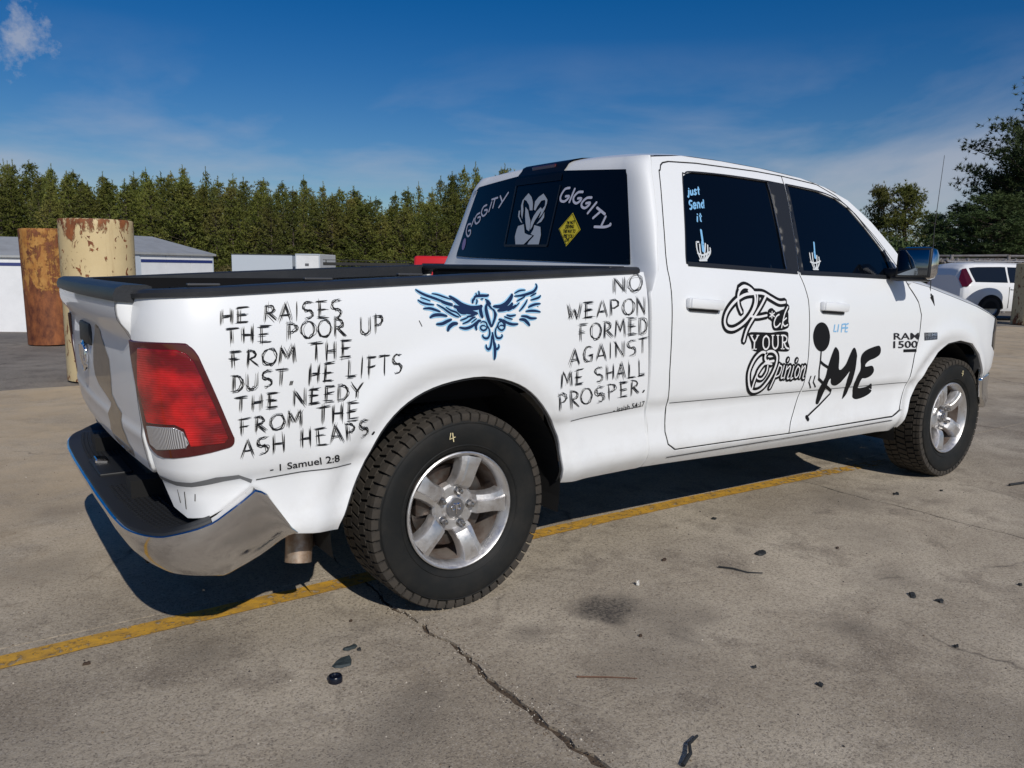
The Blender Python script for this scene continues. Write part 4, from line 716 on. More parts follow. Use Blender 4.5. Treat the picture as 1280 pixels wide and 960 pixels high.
# ---- wheels
def tyre_prof():
    return [(.236,-.898),(.246,-.912),(.262,-.920),(.29,-.929),(.325,-.932),(.350,-.929),(.366,-.918),(.378,-.900),(.385,-.875),(.387,-.80),(.385,-.725),(.378,-.70),(.35,-.675),(.30,-.668),(.236,-.70)]
YW=.80
LUGM=mat('dull_chrome',(.42,.41,.40),.32,1)
def build_wheel(ang0,front=False):
    wl=empty('wheel',(0,0,0),parent=truck)
    m=MB(); m.lathe([(r,h+YW) for r,h in tyre_prof()],96,'Y'); nb=len(m.F)
    m.I=[1 if False else 0]*nb
    # sidewall rings
    for rr in (.263,.352): m.lathe([(rr-.003,-.921+YW if rr<.3 else -.928+YW),(rr,-.9235+YW if rr<.3 else -.9315+YW),(rr+.003,-.921+YW if rr<.3 else -.928+YW)],96,'Y')
    # tread blocks: three centre ribs and two shoulder rows
    rg=random.Random(3); nblk=56
    def blk(a0,a1,h0,h1,r0,r1,sk=0,r1b=None):
        V=[]
        for rr,tp in ((r0,0),(r1,1)):
            for h in (h0,h1):
                for a in (a0,a1):
                    aa=a+(sk if h==h1 else -sk); ee=.08*tp*(a1-a0); 
                    aa+= ee if a==a0 else -ee
                    r_=rr if not(tp and r1b and h==h0) else r1b
                    V.append((r_*math.cos(aa),h,r_*math.sin(aa)))
        m.add(V,[(4,5,7,6),(0,1,5,4),(2,6,7,3),(0,4,6,2),(1,3,7,5)],1)
    for i in range(nblk):
        a=2*math.pi*i/nblk; da=2*math.pi/nblk
        for h0,h1,ph,sk in ((-.078,-.034,.0,.012),(-.028,.028,.5,-.014),(.034,.078,.0,.012)):
            blk(a+da*(ph+.07),a+da*(ph+.93),h0,h1,.382,.3965,sk)
        lug=.0 if i%2 else .006
        blk(a+da*.30,a+da*1.20,-.122,-.084,.372,.3955,.006,.388)
        blk(a+da*.30,a+da*1.20,.084,.122,.372,.3955,-.006)
        # shoulder lug running down the sidewall
        V=[];
        for (r_,h) in ((.390,-.108),(.380,-.1245),(.366,-.1245+.003),(.352,-.1325)):
            pass
        a0,a1=a+da*.34,a+da*1.14
        q=[(.393,-.106),(.388,-.124),(.370-lug,-.1275)]; qi=[(.375,-.100),(.370,-.112),(.360-lug,-.124)]
        V=[(r_*math.cos(aa),h,r_*math.sin(aa)) for (r_,h) in q for aa in (a0,a1)]+[(r_*math.cos(aa),h,r_*math.sin(aa)) for (r_,h) in qi for aa in (a0,a1)]
        m.add(V,[(0,1,3,2),(2,3,5,4),(0,2,8,6),(1,7,9,3),(2,4,10,8),(3,9,11,5),(4,5,11,10)],1)
    m.build('tyre',None,wl,mats=[RUBBER,TREAD],auto=32)
    # rim
    m=MB(); m.lathe([(.2365,-.106),(.236,-.113),(.231,-.116),(.226,-.113),(.222,-.104),(.213,-.094),(.209,-.070)],72,'Y'); rim=m.build('rim',ALLOY,wl,auto=50)
    m=MB(); m.lathe([(.209,-.070),(.203,-.02),(.198,.06),(.205,.10),(.03,.10)],60,'Y'); m.build('rim_barrel',BARREL,wl,auto=50)
    m=MB()
    for k in range(5):
        a=R(ang0+72*k); ca,sa=math.cos(a),math.sin(a)
        st=[(.045,.030,-.050),(.062,.036,-.054),(.080,.040,-.064),(.095,.0425,-.082),(.120,.0405,-.094),(.150,.040,-.100),(.180,.043,-.103),(.200,.048,-.103),(.217,.054,-.100)]
        rows=[]
        for r_,hw,h in st:
            # across: deep side, shoulder, flat face with off-centre crease, shoulder, deep side
            c=[(-hw*1.08,h+.052),(-hw*.98,h+.008),(-hw*.88,h+.001),(-hw*.22,h-.0045),(hw*.30,h-.0045),(hw*.42,h+.0015),(hw*.88,h+.006),(hw*.98,h+.014),(hw*1.08,h+.052)]
            if r_<.09: c=[(t,hh+(.010 if abs(t)<hw*.5 else 0)) for t,hh in c]
            rows.append([Vector((r_*ca-t*sa,hh,r_*sa+t*ca)) for t,hh in c])
        m.grid(rows)
    m.lathe([(.100,-.020),(.096,-.052),(.088,-.060),(.052,-.060),(.044,-.066),(.040,-.066)],50,'Y')
    m.build('spokes',ALLOY,rim,auto=28)
    m=MB(); m.lathe([(.041,-.058),(.040,-.070),(.036,-.074),(.0,-.076)],32,'Y')
    m.build('centre_cap',mat('grey_cap',(.30,.30,.31),.3,.8),rim,auto=40)
    m=MB()   # horned head on the cap
    for sg in (-1,1): m.tube([(sg*.003,-.078,.018),(sg*.013,-.078,.020),(sg*.020,-.078,.008),(sg*.016,-.078,-.006),(sg*.010,-.078,-.002)],.0036,6)
    m.tube([(0,-.078,.016),(0,-.080,0),(0,-.078,-.022)],.006,6,r2=.003); m.build('cap_emblem',CHROME2,rim)
    lug0=None
    for k in range(5):
        a=R(ang0+72*k+3); m=MB(); c=(.070*math.cos(a),0,.070*math.sin(a))
        m.lathe([(.0165,-.058),(.0165,-.060),(.012,-.060),(.0115,-.086),(.009,-.092),(0,-.094)],6,'Y',c); m.lathe([(.0185,-.050),(.0185,-.062),(.0125,-.062)],16,'Y',c)
        m.build('lug_nut',LUGM,rim,auto=30)
    m=MB(); m.lathe([(.165,.0),(.165,-.012),(.06,-.012),(.06,-.03)],48,'Y'); m.build('brake_disc',STEELD,wl,auto=40)
    m=MB(); m.box((-.13,-.01,.05),(.07,.07,.14),bev=.012); m.build('brake_caliper',STEELD,wl,auto=40)
    # chalked 4 on the sidewall
    m=MB(); rt=.306; aa=R(100 if not front else 74)
    def side_w(s,z,off=0,sg=1): 
        ca,sa=math.cos(aa),math.sin(aa); return ((rt+z)*ca+s*sa,-.1335-off,(rt+z)*sa-s*ca)
    for P in ([(-.004,.020),(-.012,-.002),(.012,.0)],[(.004,.018),(.003,-.016)]): ribbon(m,P,.004,side_w,.001,smooth=False)
    m.build('chalk_mark',mat('chalk',(.72,.62,.36),.8),wl,fix=False)
    return wl
WB=3.797
def tree_copy(o,parent=None):
    c=o.copy(); link(c,parent if parent is not None else None)
    if parent is not None: c.parent=parent
    for ch in list(o.children): tree_copy(ch,c)
    return c
w1=build_wheel(2); w1.location=(0,-YW,.396)
w2=build_wheel(40,True); w2.location=(WB,-YW,.396)
for src,x in ((w1,0),(w2,WB)):
    c=src.copy(); link(c,truck); c.location=(x,YW,.396); c.rotation_euler=(0,0,math.pi)
    for ch in src.children:
        q=ch.copy(); link(q,c)
        for g in ch.children: h=g.copy(); link(h,q)
# ---- lettering and stickers
BS,FDo,RDo,FE=sides[-1]['bed'],sides[-1]['fd'],sides[-1]['rd'],sides[-1]['fen']
LA='scratchy black lettering'
for t,q in ART['ta']:
    scratch('letter',INK,BS,t,q,side,.0016,.0030,rng)
for t,q in ART['tb']:
    scratch('letter',INK,BS,t,q,side,.0016,.0030,rng)
m=MB(); textmesh(m,'- 1 Samuel 2:8',ART['sam'],side,.0018,bold=.012); m.build('verse_reference',INK,BS,fix=False)
m=MB(); textmesh(m,'- isaiah 54:17',ART['isa'],side,.0018,bold=.004,shear=.2); m.build('verse_reference',INK,BS,fix=False)
m=MB(); m2=MB()
for P,wd in ART['bird']:
    ribbon(m2,P,wd*1.5+.009,side,.0015,taper=True); ribbon(m,P,wd*1.45,side,.0026,taper=True)
eb=m2.build('bird_halo',mat('pale_blue_vinyl',(.32,.60,.82),.4),BS,fix=False); m.build('bird_emblem',NAVY,BS,fix=False)
m=MB()
for P in ART['me_fill']: fillpoly(m,P,side,.0018)
for P,wd in ART['me_line']: ribbon(m,P,wd,side,.0021,smooth=False)
m.build('stick_figure_lettering',INK,FDo,fix=False)
m=MB()
for P,wd in ART['life']: ribbon(m,P,wd*1.5,side,.0018,smooth=False)
m.build('blue_lettering',SKYB,FDo,fix=False)
m=MB(); m2=MB()
for P in ART['your_bg'][:2]: fillpoly(m,P,side,.0016)
for P,wd in ART['fk']: ribbon(m,P,wd*1.0+.022,side,.0019)
for P,wd in ART['fk']: ribbon(m2,P,max(.006,wd*.62),side,.0032)
for P,wd in ART['your']: ribbon(m2,P,wd*.62,side,.0032)
m.build('script_outline',INK,RDo,fix=False); m2.build('script_lettering',WHITEV,RDo,fix=False)
for t,k,b in (('RAM','ram',.008),('1500','n1500',.012)):
    m=MB(); textmesh(m,t,ART[k],side,.004,bold=b); m.build('badge_lettering',mat('badge_black',(.03,.03,.04),.25,.5),FDo,fix=False)
m=MB(); fillpoly(m,ART['bar'],side,.003,smooth=False); m.build('badge_bar',INK,FDo,fix=False)
m=MB(); q=ART['hemi']; qm=quadmap(q); fillpoly(m,[qm(0,0),qm(1,0),qm(1,1),qm(0,1)],side,.002,smooth=False); hb=m.build('engine_badge',mat('badge_grey',(.10,.10,.12),.3,.5),FE,fix=False)
m=MB(); textmesh(m,'HEMI',[qm(.06,.50),qm(.94,.50),qm(.94,.92),qm(.06,.92)],side,.0035,bold=.02); textmesh(m,'5.7 LITER',[qm(.1,.12),qm(.9,.12),qm(.9,.38),qm(.1,.38)],side,.0035); m.build('badge_text',mat('badge_silver',(.6,.6,.62),.3,.8),hb,fix=False)
W1=sides[-1]['rd'].children; 
for t,k in (('just','just'),('Send','send'),('it','it')): scratch('letter',SKYB,RDo,t,ART[k],side,-.0045,.0085,rng,reps=1,jit=0)
m=MB()
for P,wd in ART['hands_b']: ribbon(m,P,wd*.8,side,-.004)
m.build('blue_window_sticker',SKYB,RDo,fix=False)
m=MB()
for P,wd in ART['hands_w']: ribbon(m,P,wd,side,-.0045)
m.build('bony_hand_sticker',mat('pale_vinyl',(.62,.65,.66),.5),RDo,fix=False)
LIL=mat('pale_lilac_vinyl',(.62,.62,.72),.5)
for idx in ((0,),(1,),(2,),(3,),(4,),(5,6),(7,8),(9,),(10,),(11,),(12,),(13,),(14,15),(16,17)):
    m=MB()
    for q in idx: ribbon(m,ART['gig'][q],.0125 if idx[0]<9 else .011,back,.0075,1)
    m.build('letter',LIL,rear_win,fix=False)
m=MB()
for P in ART['horns']: fillpoly(m,P,back,.0085,1,smooth=False)
m.build('horned_head_sticker',GREYV,rear_win,fix=False)
m=MB(); D=ART['diamond']; fillpoly(m,D,back,.0075,1,smooth=False); dm=m.build('yellow_sign_sticker',YELV,rear_win,fix=False)
m=MB(); c0=(sum(p[0] for p in D)/4,sum(p[1] for p in D)/4)
def shr(k): return [(c0[0]+(p[0]-c0[0])*k,c0[1]+(p[1]-c0[1])*k) for p in D]
e1=shr(.92)
for a in range(4): ribbon(m,[e1[a],e1[(a+1)%4]],.0022,back,.0085,1,smooth=False,cap=False)
for (a,b),t in zip(ART['dtext'],("I'M NOT","DRIVING","THIS WAY TO","PISS YOU","OFF")):
    h=.0095; textmesh(m,t,[(a[0],a[1]-h),(b[0],b[1]-h),(b[0],b[1]+h),(a[0],a[1]+h)],back,.0085,1,bold=.03)
m.build('sign_text',INK,dm,fix=False)
m=MB(); c0,c1=ART['round']
for rr,o in ((.030,.007),): fillpoly(m,[(.822+rr*math.cos(a*math.pi/10)*.75-.125,1.478+rr*1.2*math.sin(a*math.pi/10)) for a in range(20)],back,.0075,1,smooth=False)
m.build('round_sticker',PURV,rear_win,fix=False)
m=MB(); textmesh(m,'P',[(.690,1.765),(.655,1.765),(.655,1.80),(.690,1.80)],back,.0075,1,bold=.03); m.build('small_sticker',GREYV,rear_win,fix=False)
m=MB()
for P,wd in ART['scuffs']: ribbon(m,P,wd,side,.0015)
ribbon(m,[(-.22,1.15),(-.21,1.13)],.003,side,.0012); ribbon(m,[(.30,1.2),(.31,1.19)],.003,side,.0012)
m.build('scuff_marks',INK,BS,fix=False)
# ------------------------------------------------------------------ ground
FW=Vector((math.cos(YAW),math.sin(YAW),0)); RT=Vector((math.sin(YAW),-math.cos(YAW),0))
def pol(px,d,z=0):      # bearing (photo column) and distance along the view -> place on the site
    a=(px-640)/991.2; p=Vector((CAM.x,CAM.y,0))+FW*d+RT*(a*d); return Vector((p.x,p.y,z))
def gz(x,y):
    q=Vector((x-CAM.x,y-CAM.y,0)); v=q.dot(FW); u=q.dot(RT)
    k=max(0,min(1,(7-u)/10)); k=k*k*(3-2*k)
    t=max(0,v-14)
    return -min(1.9,.078*t)*k - .0*t
def ground_material(name,concrete):
    m=bpy.data.materials.new(name); m.use_nodes=True; n=NB(m); p=n.pos()
    big=n.noise(p,.8,8,.68); mid=n.noise(p,3.1,8,.68,.3); fine=n.noise(p,66,8,.75); grit=n.noise(p,170,3,.7)
    if concrete: A,B,C_=(.32,.265,.195),(.60,.52,.40),(.150,.120,.090)
    else: A,B,C_=(.20,.175,.145),(.32,.285,.235),(.10,.085,.07)
    c=n.mix(n.ramp(big,(.35,0.),(.66,1.)),A,B)
    c=n.mix(n.ramp(mid,(.50,0.),(.72,.8)),c,C_)
    c=n.mix(n.ramp(n.noise(p,7.5,9,.75,.6,stretch=(1,1.6,1)),(.60,0.),(.74,.45)),c,(.50,.44,.36) if concrete else (.28,.26,.22))
    c=n.mix(n.ramp(fine,(.36,.6),(.52,0.)),c,(.115,.095,.078))
    c=n.mix(n.ramp(grit,(.60,0.),(.72,.6)),c,(.50,.45,.38))
    c=n.mix(n.ramp(grit,(.30,.85),(.40,0.)),c,(.06,.05,.042))
    vo=n.n('TexVoronoi'); vo.inputs['Scale'].default_value=190; n.l(p,vo.inputs['Vector']); vr=n.n('SeparateColor'); n.l(vo.outputs['Color'],vr.inputs[0]); c=n.mix(n.ramp(vr.outputs[0],(.78,0.),(.95,.35)),c,(.56,.50,.42)); c=n.mix(n.ramp(vr.outputs[1],(.84,0.),(.95,.5)),c,(.07,.055,.045))
    if concrete:
        # oil stains and drips, each where it lies
        for (x,y,rx,st) in ((.10,-1.25,.10,.6),(.51,-1.244,.17,1.),(.44,-1.30,.10,.9),(-.35,-2.2,.3,.55),(3.4,-2.0,.5,.45),(2.7,-.9,.3,.4),(-2.3,.9,.4,.55),(-.95,-.75,.2,.5),(.62,-1.40,.30,.45),(.35,-1.62,.30,.35),(1.15,-1.9,.14,.6),(1.75,-1.7,.25,.3),(-1.55,-1.0,.30,.25),(-.55,-1.5,.22,.55),(-.75,-1.62,.2,.5),(-1.35,.4,.28,.45),(-1.2,1.3,.2,.5),(-1.7,2.6,.35,.3),(2.2,-1.3,.3,.3),(5.6,-.9,.35,.5),(6.4,-.2,.45,.5),(7.2,.5,.5,.5),(.9,-2.6,.3,.3),(1.9,-2.6,.4,.25),(-2.0,-.4,.3,.35)):
            v=n.n('VectorMath',operation='DISTANCE'); n.l(p,v.inputs[0]); v.inputs[1].default_value=(x,y,0)
            d=n.math('ADD',v.outputs['Value'],n.math('MULTIPLY',n.math('SUBTRACT',mid,.5),rx*3.2)); 
            r=n.n('MapRange'); r.inputs['From Min'].default_value=rx; r.inputs['From Max'].default_value=rx*.25; r.inputs['To Max'].default_value=st; n.l(d,r.inputs['Value'])
            f=n.math('MULTIPLY',r.outputs[0],n.ramp(fine,(.40,.25),(.60,1.)))
            c=n.mix(f,c,(.060,.052,.046))
    if concrete:
        lf=n.n('MapRange'); sp_=n.n('SeparateXYZ'); n.l(p,sp_.inputs[0]); lf.inputs['From Min'].default_value=-.3; lf.inputs['From Max'].default_value=2.2; lf.inputs['To Max'].default_value=.75; n.l(sp_.outputs[1],lf.inputs['Value'])
        c=n.mix(n.math('MULTIPLY',lf.outputs[0],n.ramp(n.noise(p,1.7,7,.7,.5),(.35,.3),(.6,1.))),c,(.56,.43,.27))
        # pale drag scratches
        sc_=n.noise(p,5,9,.8,1.5,stretch=(1,4,1)); c=n.mix(n.ramp(sc_,(.655,0.),(.68,.5)),c,(.60,.54,.44))
    # hairline cracks
    v=n.n('TexVoronoi',feature='DISTANCE_TO_EDGE'); v.inputs['Scale'].default_value=.42
    nv=n.n('TexNoise'); nv.inputs['Scale'].default_value=2.3; nv.inputs['Detail'].default_value=8; n.l(p,nv.inputs['Vector'])
    pm=n.n('VectorMath',operation='ADD'); sc=n.n('VectorMath',operation='SCALE'); sc.inputs['Scale'].default_value=.55; n.l(nv.outputs['Color'],sc.inputs[0]); n.l(p,pm.inputs[0]); n.l(sc.outputs[0],pm.inputs[1]); n.l(pm.outputs[0],v.inputs['Vector'])
    cf=n.math('MULTIPLY',n.ramp(v.outputs['Distance'],(.0012,1.),(.006,0.)),n.ramp(n.noise(p,1.1,4),(.50,0.),(.62,.75)))
    c=n.mix(cf,c,(.055,.045,.038)); n.col(c)
    n.rough(n.ramp(mid,(.3,.78),(.7,.95)))
    n.b.inputs['Specular IOR Level'].default_value=.3
    h=n.math('ADD',n.math('MULTIPLY',fine,.6),n.math('MULTIPLY',grit,.5)); h=n.math('SUBTRACT',h,n.math('MULTIPLY',cf,.6))
    n.nrm(n.bump(mid,.35,.02,n.bump(h,.75,.006)))
    return m
CONC=ground_material('old_concrete',True); ASPH=ground_material('weathered_asphalt',False)
# far ground sheet
m=MB(); us=[-900,-300,-120]+[-80+4*k for k in range(41)]+[120,300,900]; 
us=sorted(set(us)); vs_=[-60,-20,0,4,8,11,13,14,15,16,18,20,23,26,30,34,38,42,50,60,80,120,300,1500]
rows=[[None]*0 for _ in vs_]
rows=[]
for v in vs_:
    row=[]
    for u in us:
        p=Vector((CAM.x,CAM.y,0))+FW*v+RT*u; row.append((p.x,p.y,gz(p.x,p.y)-.022))
    rows.append(row)
m.grid(rows); g=m.build('ground',ASPH,None,smooth=True); tag(g,'weathered grey asphalt yard stretching to the trees',kind='structure')
# concrete slabs with open joints
pave=empty('concrete_pavement'); pave['kind']='structure'
gr=random.Random(11)
xs=[-.21+3.06*k for k in range(-4,8)]; ys=[-9.5,-4.9,-.335,6.2]
def wob(a,b,t,amp,seed):
    return amp*(noise.noise(Vector((a*3.1+seed,b*3.1,t)))*1.0+.5*noise.noise(Vector((a*11+seed,b*11,t)))+.25*noise.noise(Vector((a*31+seed,b*31,t)))+.1*noise.noise(Vector((a*77+seed,b*77,t))))
slabs=[]
for i in range(len(xs)-1):
    for j in range(3):
        x0,x1,y0,y1=xs[i],xs[i+1],ys[j],ys[j+1]
        def gx(k,y,sgn):   # irregular joint, wider and broken near the foreground
            jx=xs[k]; base=wob(0,y,0,.035 if k==4 else .028,k*7.3)
            gap=.002+(.007+.009*noise.noise(Vector((y*6,k*3.,sgn*4.)))+.007*noise.noise(Vector((y*24,k*3.,sgn*4.)))+.004*noise.noise(Vector((y*70,k*3.,sgn*4.))) if (k==4 and y<-.4) else .0035 if k==5 else .002)
            if k==4 and y<-1.45: gap+=.004
            return jx+base*(1 if k in (4,5) else .3)+sgn*max(.0015,gap)
        gy=lambda k,x,sgn: ys[k]+(wob(x,0,5,.03,k*3.1))*(1.0 if k==3 else .2)+sgn*(.004 if k!=3 else .0)
        n=150 if i==4 or i==3 else 60; L=[(gx(i,y0+(y1-y0)*t/n,1),y0+(y1-y0)*t/n) for t in range(n+1)]; Rr=[(gx(i+1,y0+(y1-y0)*t/n,-1),y0+(y1-y0)*t/n) for t in range(n+1)]
        L[0]=(L[0][0],gy(j,L[0][0],1)); Rr[0]=(Rr[0][0],gy(j,Rr[0][0],1)); L[-1]=(L[-1][0],gy(j+1,L[-1][0],-1)); Rr[-1]=(Rr[-1][0],gy(j+1,Rr[-1][0],-1))
        mid=lambda a,b,k,sg:[(a[0]+(b[0]-a[0])*t/24,gy(k,a[0]+(b[0]-a[0])*t/24,sg)) for t in range(1,24)]
        P=L[::-1]+mid(L[0],Rr[0],j,1)+Rr+mid(Rr[-1],L[-1],j+1,-1)
        tilt=gr.uniform(-.002,.002); zt0=0.
        V2,F,nb=tri2d(P,(),9,()); nbd=len(P)
        V=[(x,y,zt0) for x,y in V2]+[(x,y,-.05) for x,y in P]
        FF=[f if (Vector(V[f[1]])-Vector(V[f[0]])).cross(Vector(V[f[2]])-Vector(V[f[0]])).z>0 else f[::-1] for f in F]
        FF+=[(k,(k+1)%nbd,len(V2)+(k+1)%nbd,len(V2)+k) for k in range(nbd)]
        mesh('concrete_slab',V,FF,CONC,pave,False)
# dirt packed into the joint
DIRT=mat('joint_dirt',(.055,.038,.026),.95,0,0,bump=(60,.8,.01),var=(25,(.12,.085,.055),.4,.7))
m=MB(); rows=[]
for t in range(80):
    y=-9+15*t/79; b=wob(0,y,0,.035,4*7.3); rows.append([(-.21+b-.07,y,-.016),(-.21+b-.02,y,-.010),(-.21+b+.02,y,-.010),(-.21+b+.07,y,-.016)])
m.grid(rows); m.build('joint_dirt',DIRT,pave,smooth=True)
# yellow line
YL=bpy.data.materials.new('worn_yellow_paint'); YL.use_nodes=True; n=NB(YL); p=n.pos()
n.b.inputs['Roughness'].default_value=.7
n.col(n.mix(n.ramp(n.noise(p,14,8,.7),(.40,0.),(.66,1.)),(.66,.36,.035),(.38,.22,.05)))
sep=n.n('SeparateXYZ'); n.l(p,sep.inputs[0]); mr=n.n('MapRange'); mr.inputs['From Min'].default_value=2.6; mr.inputs['From Max'].default_value=5; mr.inputs['To Max'].default_value=.22; n.l(sep.outputs[0],mr.inputs['Value'])
thr=n.math('SUBTRACT',n.noise(p,24,10,.78),mr.outputs[0])
al=n.ramp(thr,(.40,0.),(.47,1.)); n.l(al,n.b.inputs['Alpha']); n.nrm(n.bump(n.noise(p,60,8),.4,.004))
m=MB(); rows=[]; T=[(-9,-.47),(-4,-.455),(-1.5,-.452),(-.29,-.442),(.3,-.405),(.74,-.385),(1.9,-.388),(3.0,-.43),(3.55,-.462),(4.85,-.52),(6.1,-.50),(10,-.55)]
for t in range(260):
    x=-8.5+17*t/259; c=lerp_tab(T,x); e=.006*noise.noise(Vector((x*9,0,0))); e2=.006*noise.noise(Vector((x*9,7,0))); rows.append([(x,c-.052+e,.004),(x,c+.052+e2,.004)])
m.grid(rows); o=m.build('parking_line',YL,None,smooth=True); tag(o,'worn yellow painted parking line running under the truck',kind='structure')
# ------------------------------------------------------------------ bollards
def rust_mat(name,rusty):
    m=bpy.data.materials.new(name); m.use_nodes=True; n=NB(m); p=n.n('TexCoord').outputs['Object']
    a=n.noise(p,2.6,10,.72,.3,stretch=(1,1,.45)); b=n.noise(p,9,8,.7,stretch=(1,1,.5)); 
    rust=n.mix(n.ramp(b,(.35,0.),(.65,1.)),(.085,.022,.010),(.30,.10,.030))
    cream=n.mix(n.ramp(n.noise(p,1.4,5),(.35,0.),(.7,1.)),(.66,.53,.30),(.56,.43,.22))
    if rusty==2:
        vs2=n.noise(p,9,9,.75,.2,stretch=(1,1,.16)); zz=n.n('SeparateXYZ'); n.l(p,zz.inputs[0]); lo2=n.n('MapRange'); lo2.inputs['From Min'].default_value=.95; lo2.inputs['From Max'].default_value=.35; lo2.inputs['To Max'].default_value=.3; n.l(zz.outputs[2],lo2.inputs['Value'])
        f=n.ramp(n.math('ADD',n.math('ADD',n.math('MULTIPLY',n.noise(p,6,10,.75,.6),.5),n.math('MULTIPLY',vs2,.5)),lo2.outputs[0]),(.49,0.),(.52,1.)); cream=n.mix(n.ramp(b,(.3,0.),(.6,1.)),(.50,.27,.07),(.36,.15,.03))
    else:
        f1=n.ramp(n.noise(p,11,6,.6,1.2,stretch=(1,1,.55)),(.60,0.),(.615,1.)); f1=n.math('MAXIMUM',f1,n.ramp(n.noise(p,3.4,9,.7,.8,stretch=(1,1,.6)),(.635,0.),(.65,1.)))
        s=n.n('SeparateXYZ'); n.l(p,s.inputs[0]); tz=n.n('MapRange'); tz.inputs['From Min'].default_value=1.50; tz.inputs['From Max'].default_value=1.78; tz.inputs['To Max'].default_value=.14; n.l(s.outputs[2],tz.inputs['Value'])
        lo=n.n('MapRange'); lo.inputs['From Min'].default_value=.5; lo.inputs['From Max'].default_value=0; lo.inputs['To Max'].default_value=.12; n.l(s.outputs[2],lo.inputs['Value'])
        f2=n.ramp(n.math('ADD',a,n.math('ADD',tz.outputs[0],lo.outputs[0])),(.63,0.),(.66,1.)); f=n.math('MAXIMUM',f1,f2)
    c=n.mix(f,cream,rust); c=n.mix(n.ramp(n.noise(p,5,6,.6,stretch=(3,3,.25)),(.58,0.),(.8,.35)),c,(.22,.10,.03)); n.col(c)
    n.b.inputs['Roughness'].default_value=.72; n.nrm(n.bump(f,.6,.01,n.bump(b,.4,.01))); return m
def bollard(px,d,r,h,mt,label,tilt=0,seed=0):
    p=pol(px,d); z0=gz(p.x,p.y); m=MB(); rg=random.Random(seed)
    hs=[0,.3,.7,1.1,1.5,h-.05,h-.012,h]
    m.lathe([(r*(1+.006*rg.uniform(-1,1)),z) for z in hs[:-2]]+[(r*1.0,h-.015),(r*.985,h-.002),(r*.95,h+.004),(r*.90,h-.015),(r*.4,h+.0),(0,h+.008)],56,'Z')
    o=m.build('steel_bollard',mt,None,auto=35,loc=(p.x,p.y,z0)); o.rotation_euler=(0,R(tilt),0); tag(o,label,'bollard'); return o
bollard(65,13.0,.375,1.84,rust_mat('flaking_rust',2),'wide round bollard almost covered in brown rust, left of the cream one',-1)
b2=bollard(126,9.15,.385,1.80,rust_mat('chipped_cream_paint',1),'wide cream painted bollard with rust chips behind the tailgate',0)
bollard(1292,22.0,.60,1.66,rust_mat('yellowed_cream_paint',0),'cream and rust bollard at the right edge in front of the white car',0)
# ------------------------------------------------------------------ background vehicles and sheds
WM=mat('white_sheet_metal',(.78,.79,.80),.4,0,.2,var=(1.5,(.66,.67,.68),.4,.8)); GR=mat('grey_roof_sheet',(.36,.37,.37),.55,.0,0,var=(2,(.26,.26,.25),.4,.8)); BLS=mat('blue_stripe',(.020,.035,.16),.5); LG=mat('pale_grey_panel',(.50,.55,.60),.5)
TYR=mat('far_tyre',(.02,.02,.02),.8); REDP=mat('red_paint',(.60,.02,.02),.3,0,.5); WINM=mat('far_window',(.01,.013,.018),.08)
def shed(name,cat,label,pxa,da,pxb,db,hw,hr,depth,door=True):
    """low white metal-sided box with a shallow roof; the long face runs from bearing a to b"""
    A=pol(pxa,da); B=pol(pxb,db); A.z=B.z=0; zg=min(gz(A.x,A.y),gz(B.x,B.y))-.05
    ax=(B-A); L=ax.length; ax.normalize(); nb=Vector((-ax.y,ax.x,0)); 
    if nb.dot(FW)<0: nb=-nb
    root=empty(name,(A.x,A.y,zg),math.atan2(ax.y,ax.x)); tag(root,label,cat)
    s=1 if (Matrix.Rotation(math.atan2(ax.y,ax.x),3,'Z')@Vector((0,1,0))).dot(nb)>0 else -1
    H=hw-zg
    n=max(3,int(L/1.2))
    for k in range(n):
        m=MB(); m.box((L*(k+.5)/n,s*.03,H/2),(L/n-.015,.05,H)); m.build('wall_panel',WM,root)
    m=MB(); m.box((-.0,s*depth/2,H/2),(.05,depth,H)); m.box((L,s*depth/2,H/2),(.05,depth,H)); m.box((L/2,s*depth,H/2),(L,.05,H)); m.build('end_wall',LG,root)
    m=MB(); hr_=hr-zg; e=.08
    V=[(-e,-s*e,H+.01),(L+e,-s*e,H+.01),(L+e,s*depth*.5,hr_),(-e,s*depth*.5,hr_),(L+e,s*(depth+e),H+.01),(-e,s*(depth+e),H+.01),(-e,-s*e,H-.05),(L+e,-s*e,H-.05),(-e,s*(depth+e),H-.05),(L+e,s*(depth+e),H-.05)]
    m.add(V,[(0,1,2,3),(3,2,4,5),(0,6,7,1),(5,4,9,8),(0,3,5,8,6),(1,7,9,4,2)]); m.build('roof',GR,root)
    m=MB(); m.box((L/2,-s*.002,H-.24),(L-.06,.012,.09)); m.build('stripe',BLS,root)
    m=MB(); m.box((L/2,-s*.005,H-.03),(L+.04,.03,.05)); m.build('top_trim',WM,root)
    return root,L,H,s
shed('metal_shed','shed','low white metal shed with blue stripe and dark roof at the far left',-190,21,62,23.2,1.46,2.05,5)
shed('metal_shed','shed','white box shed with navy stripe and pale roof right of the cream bollard',178,24.2,268,27,1.62,2.22,5.5)
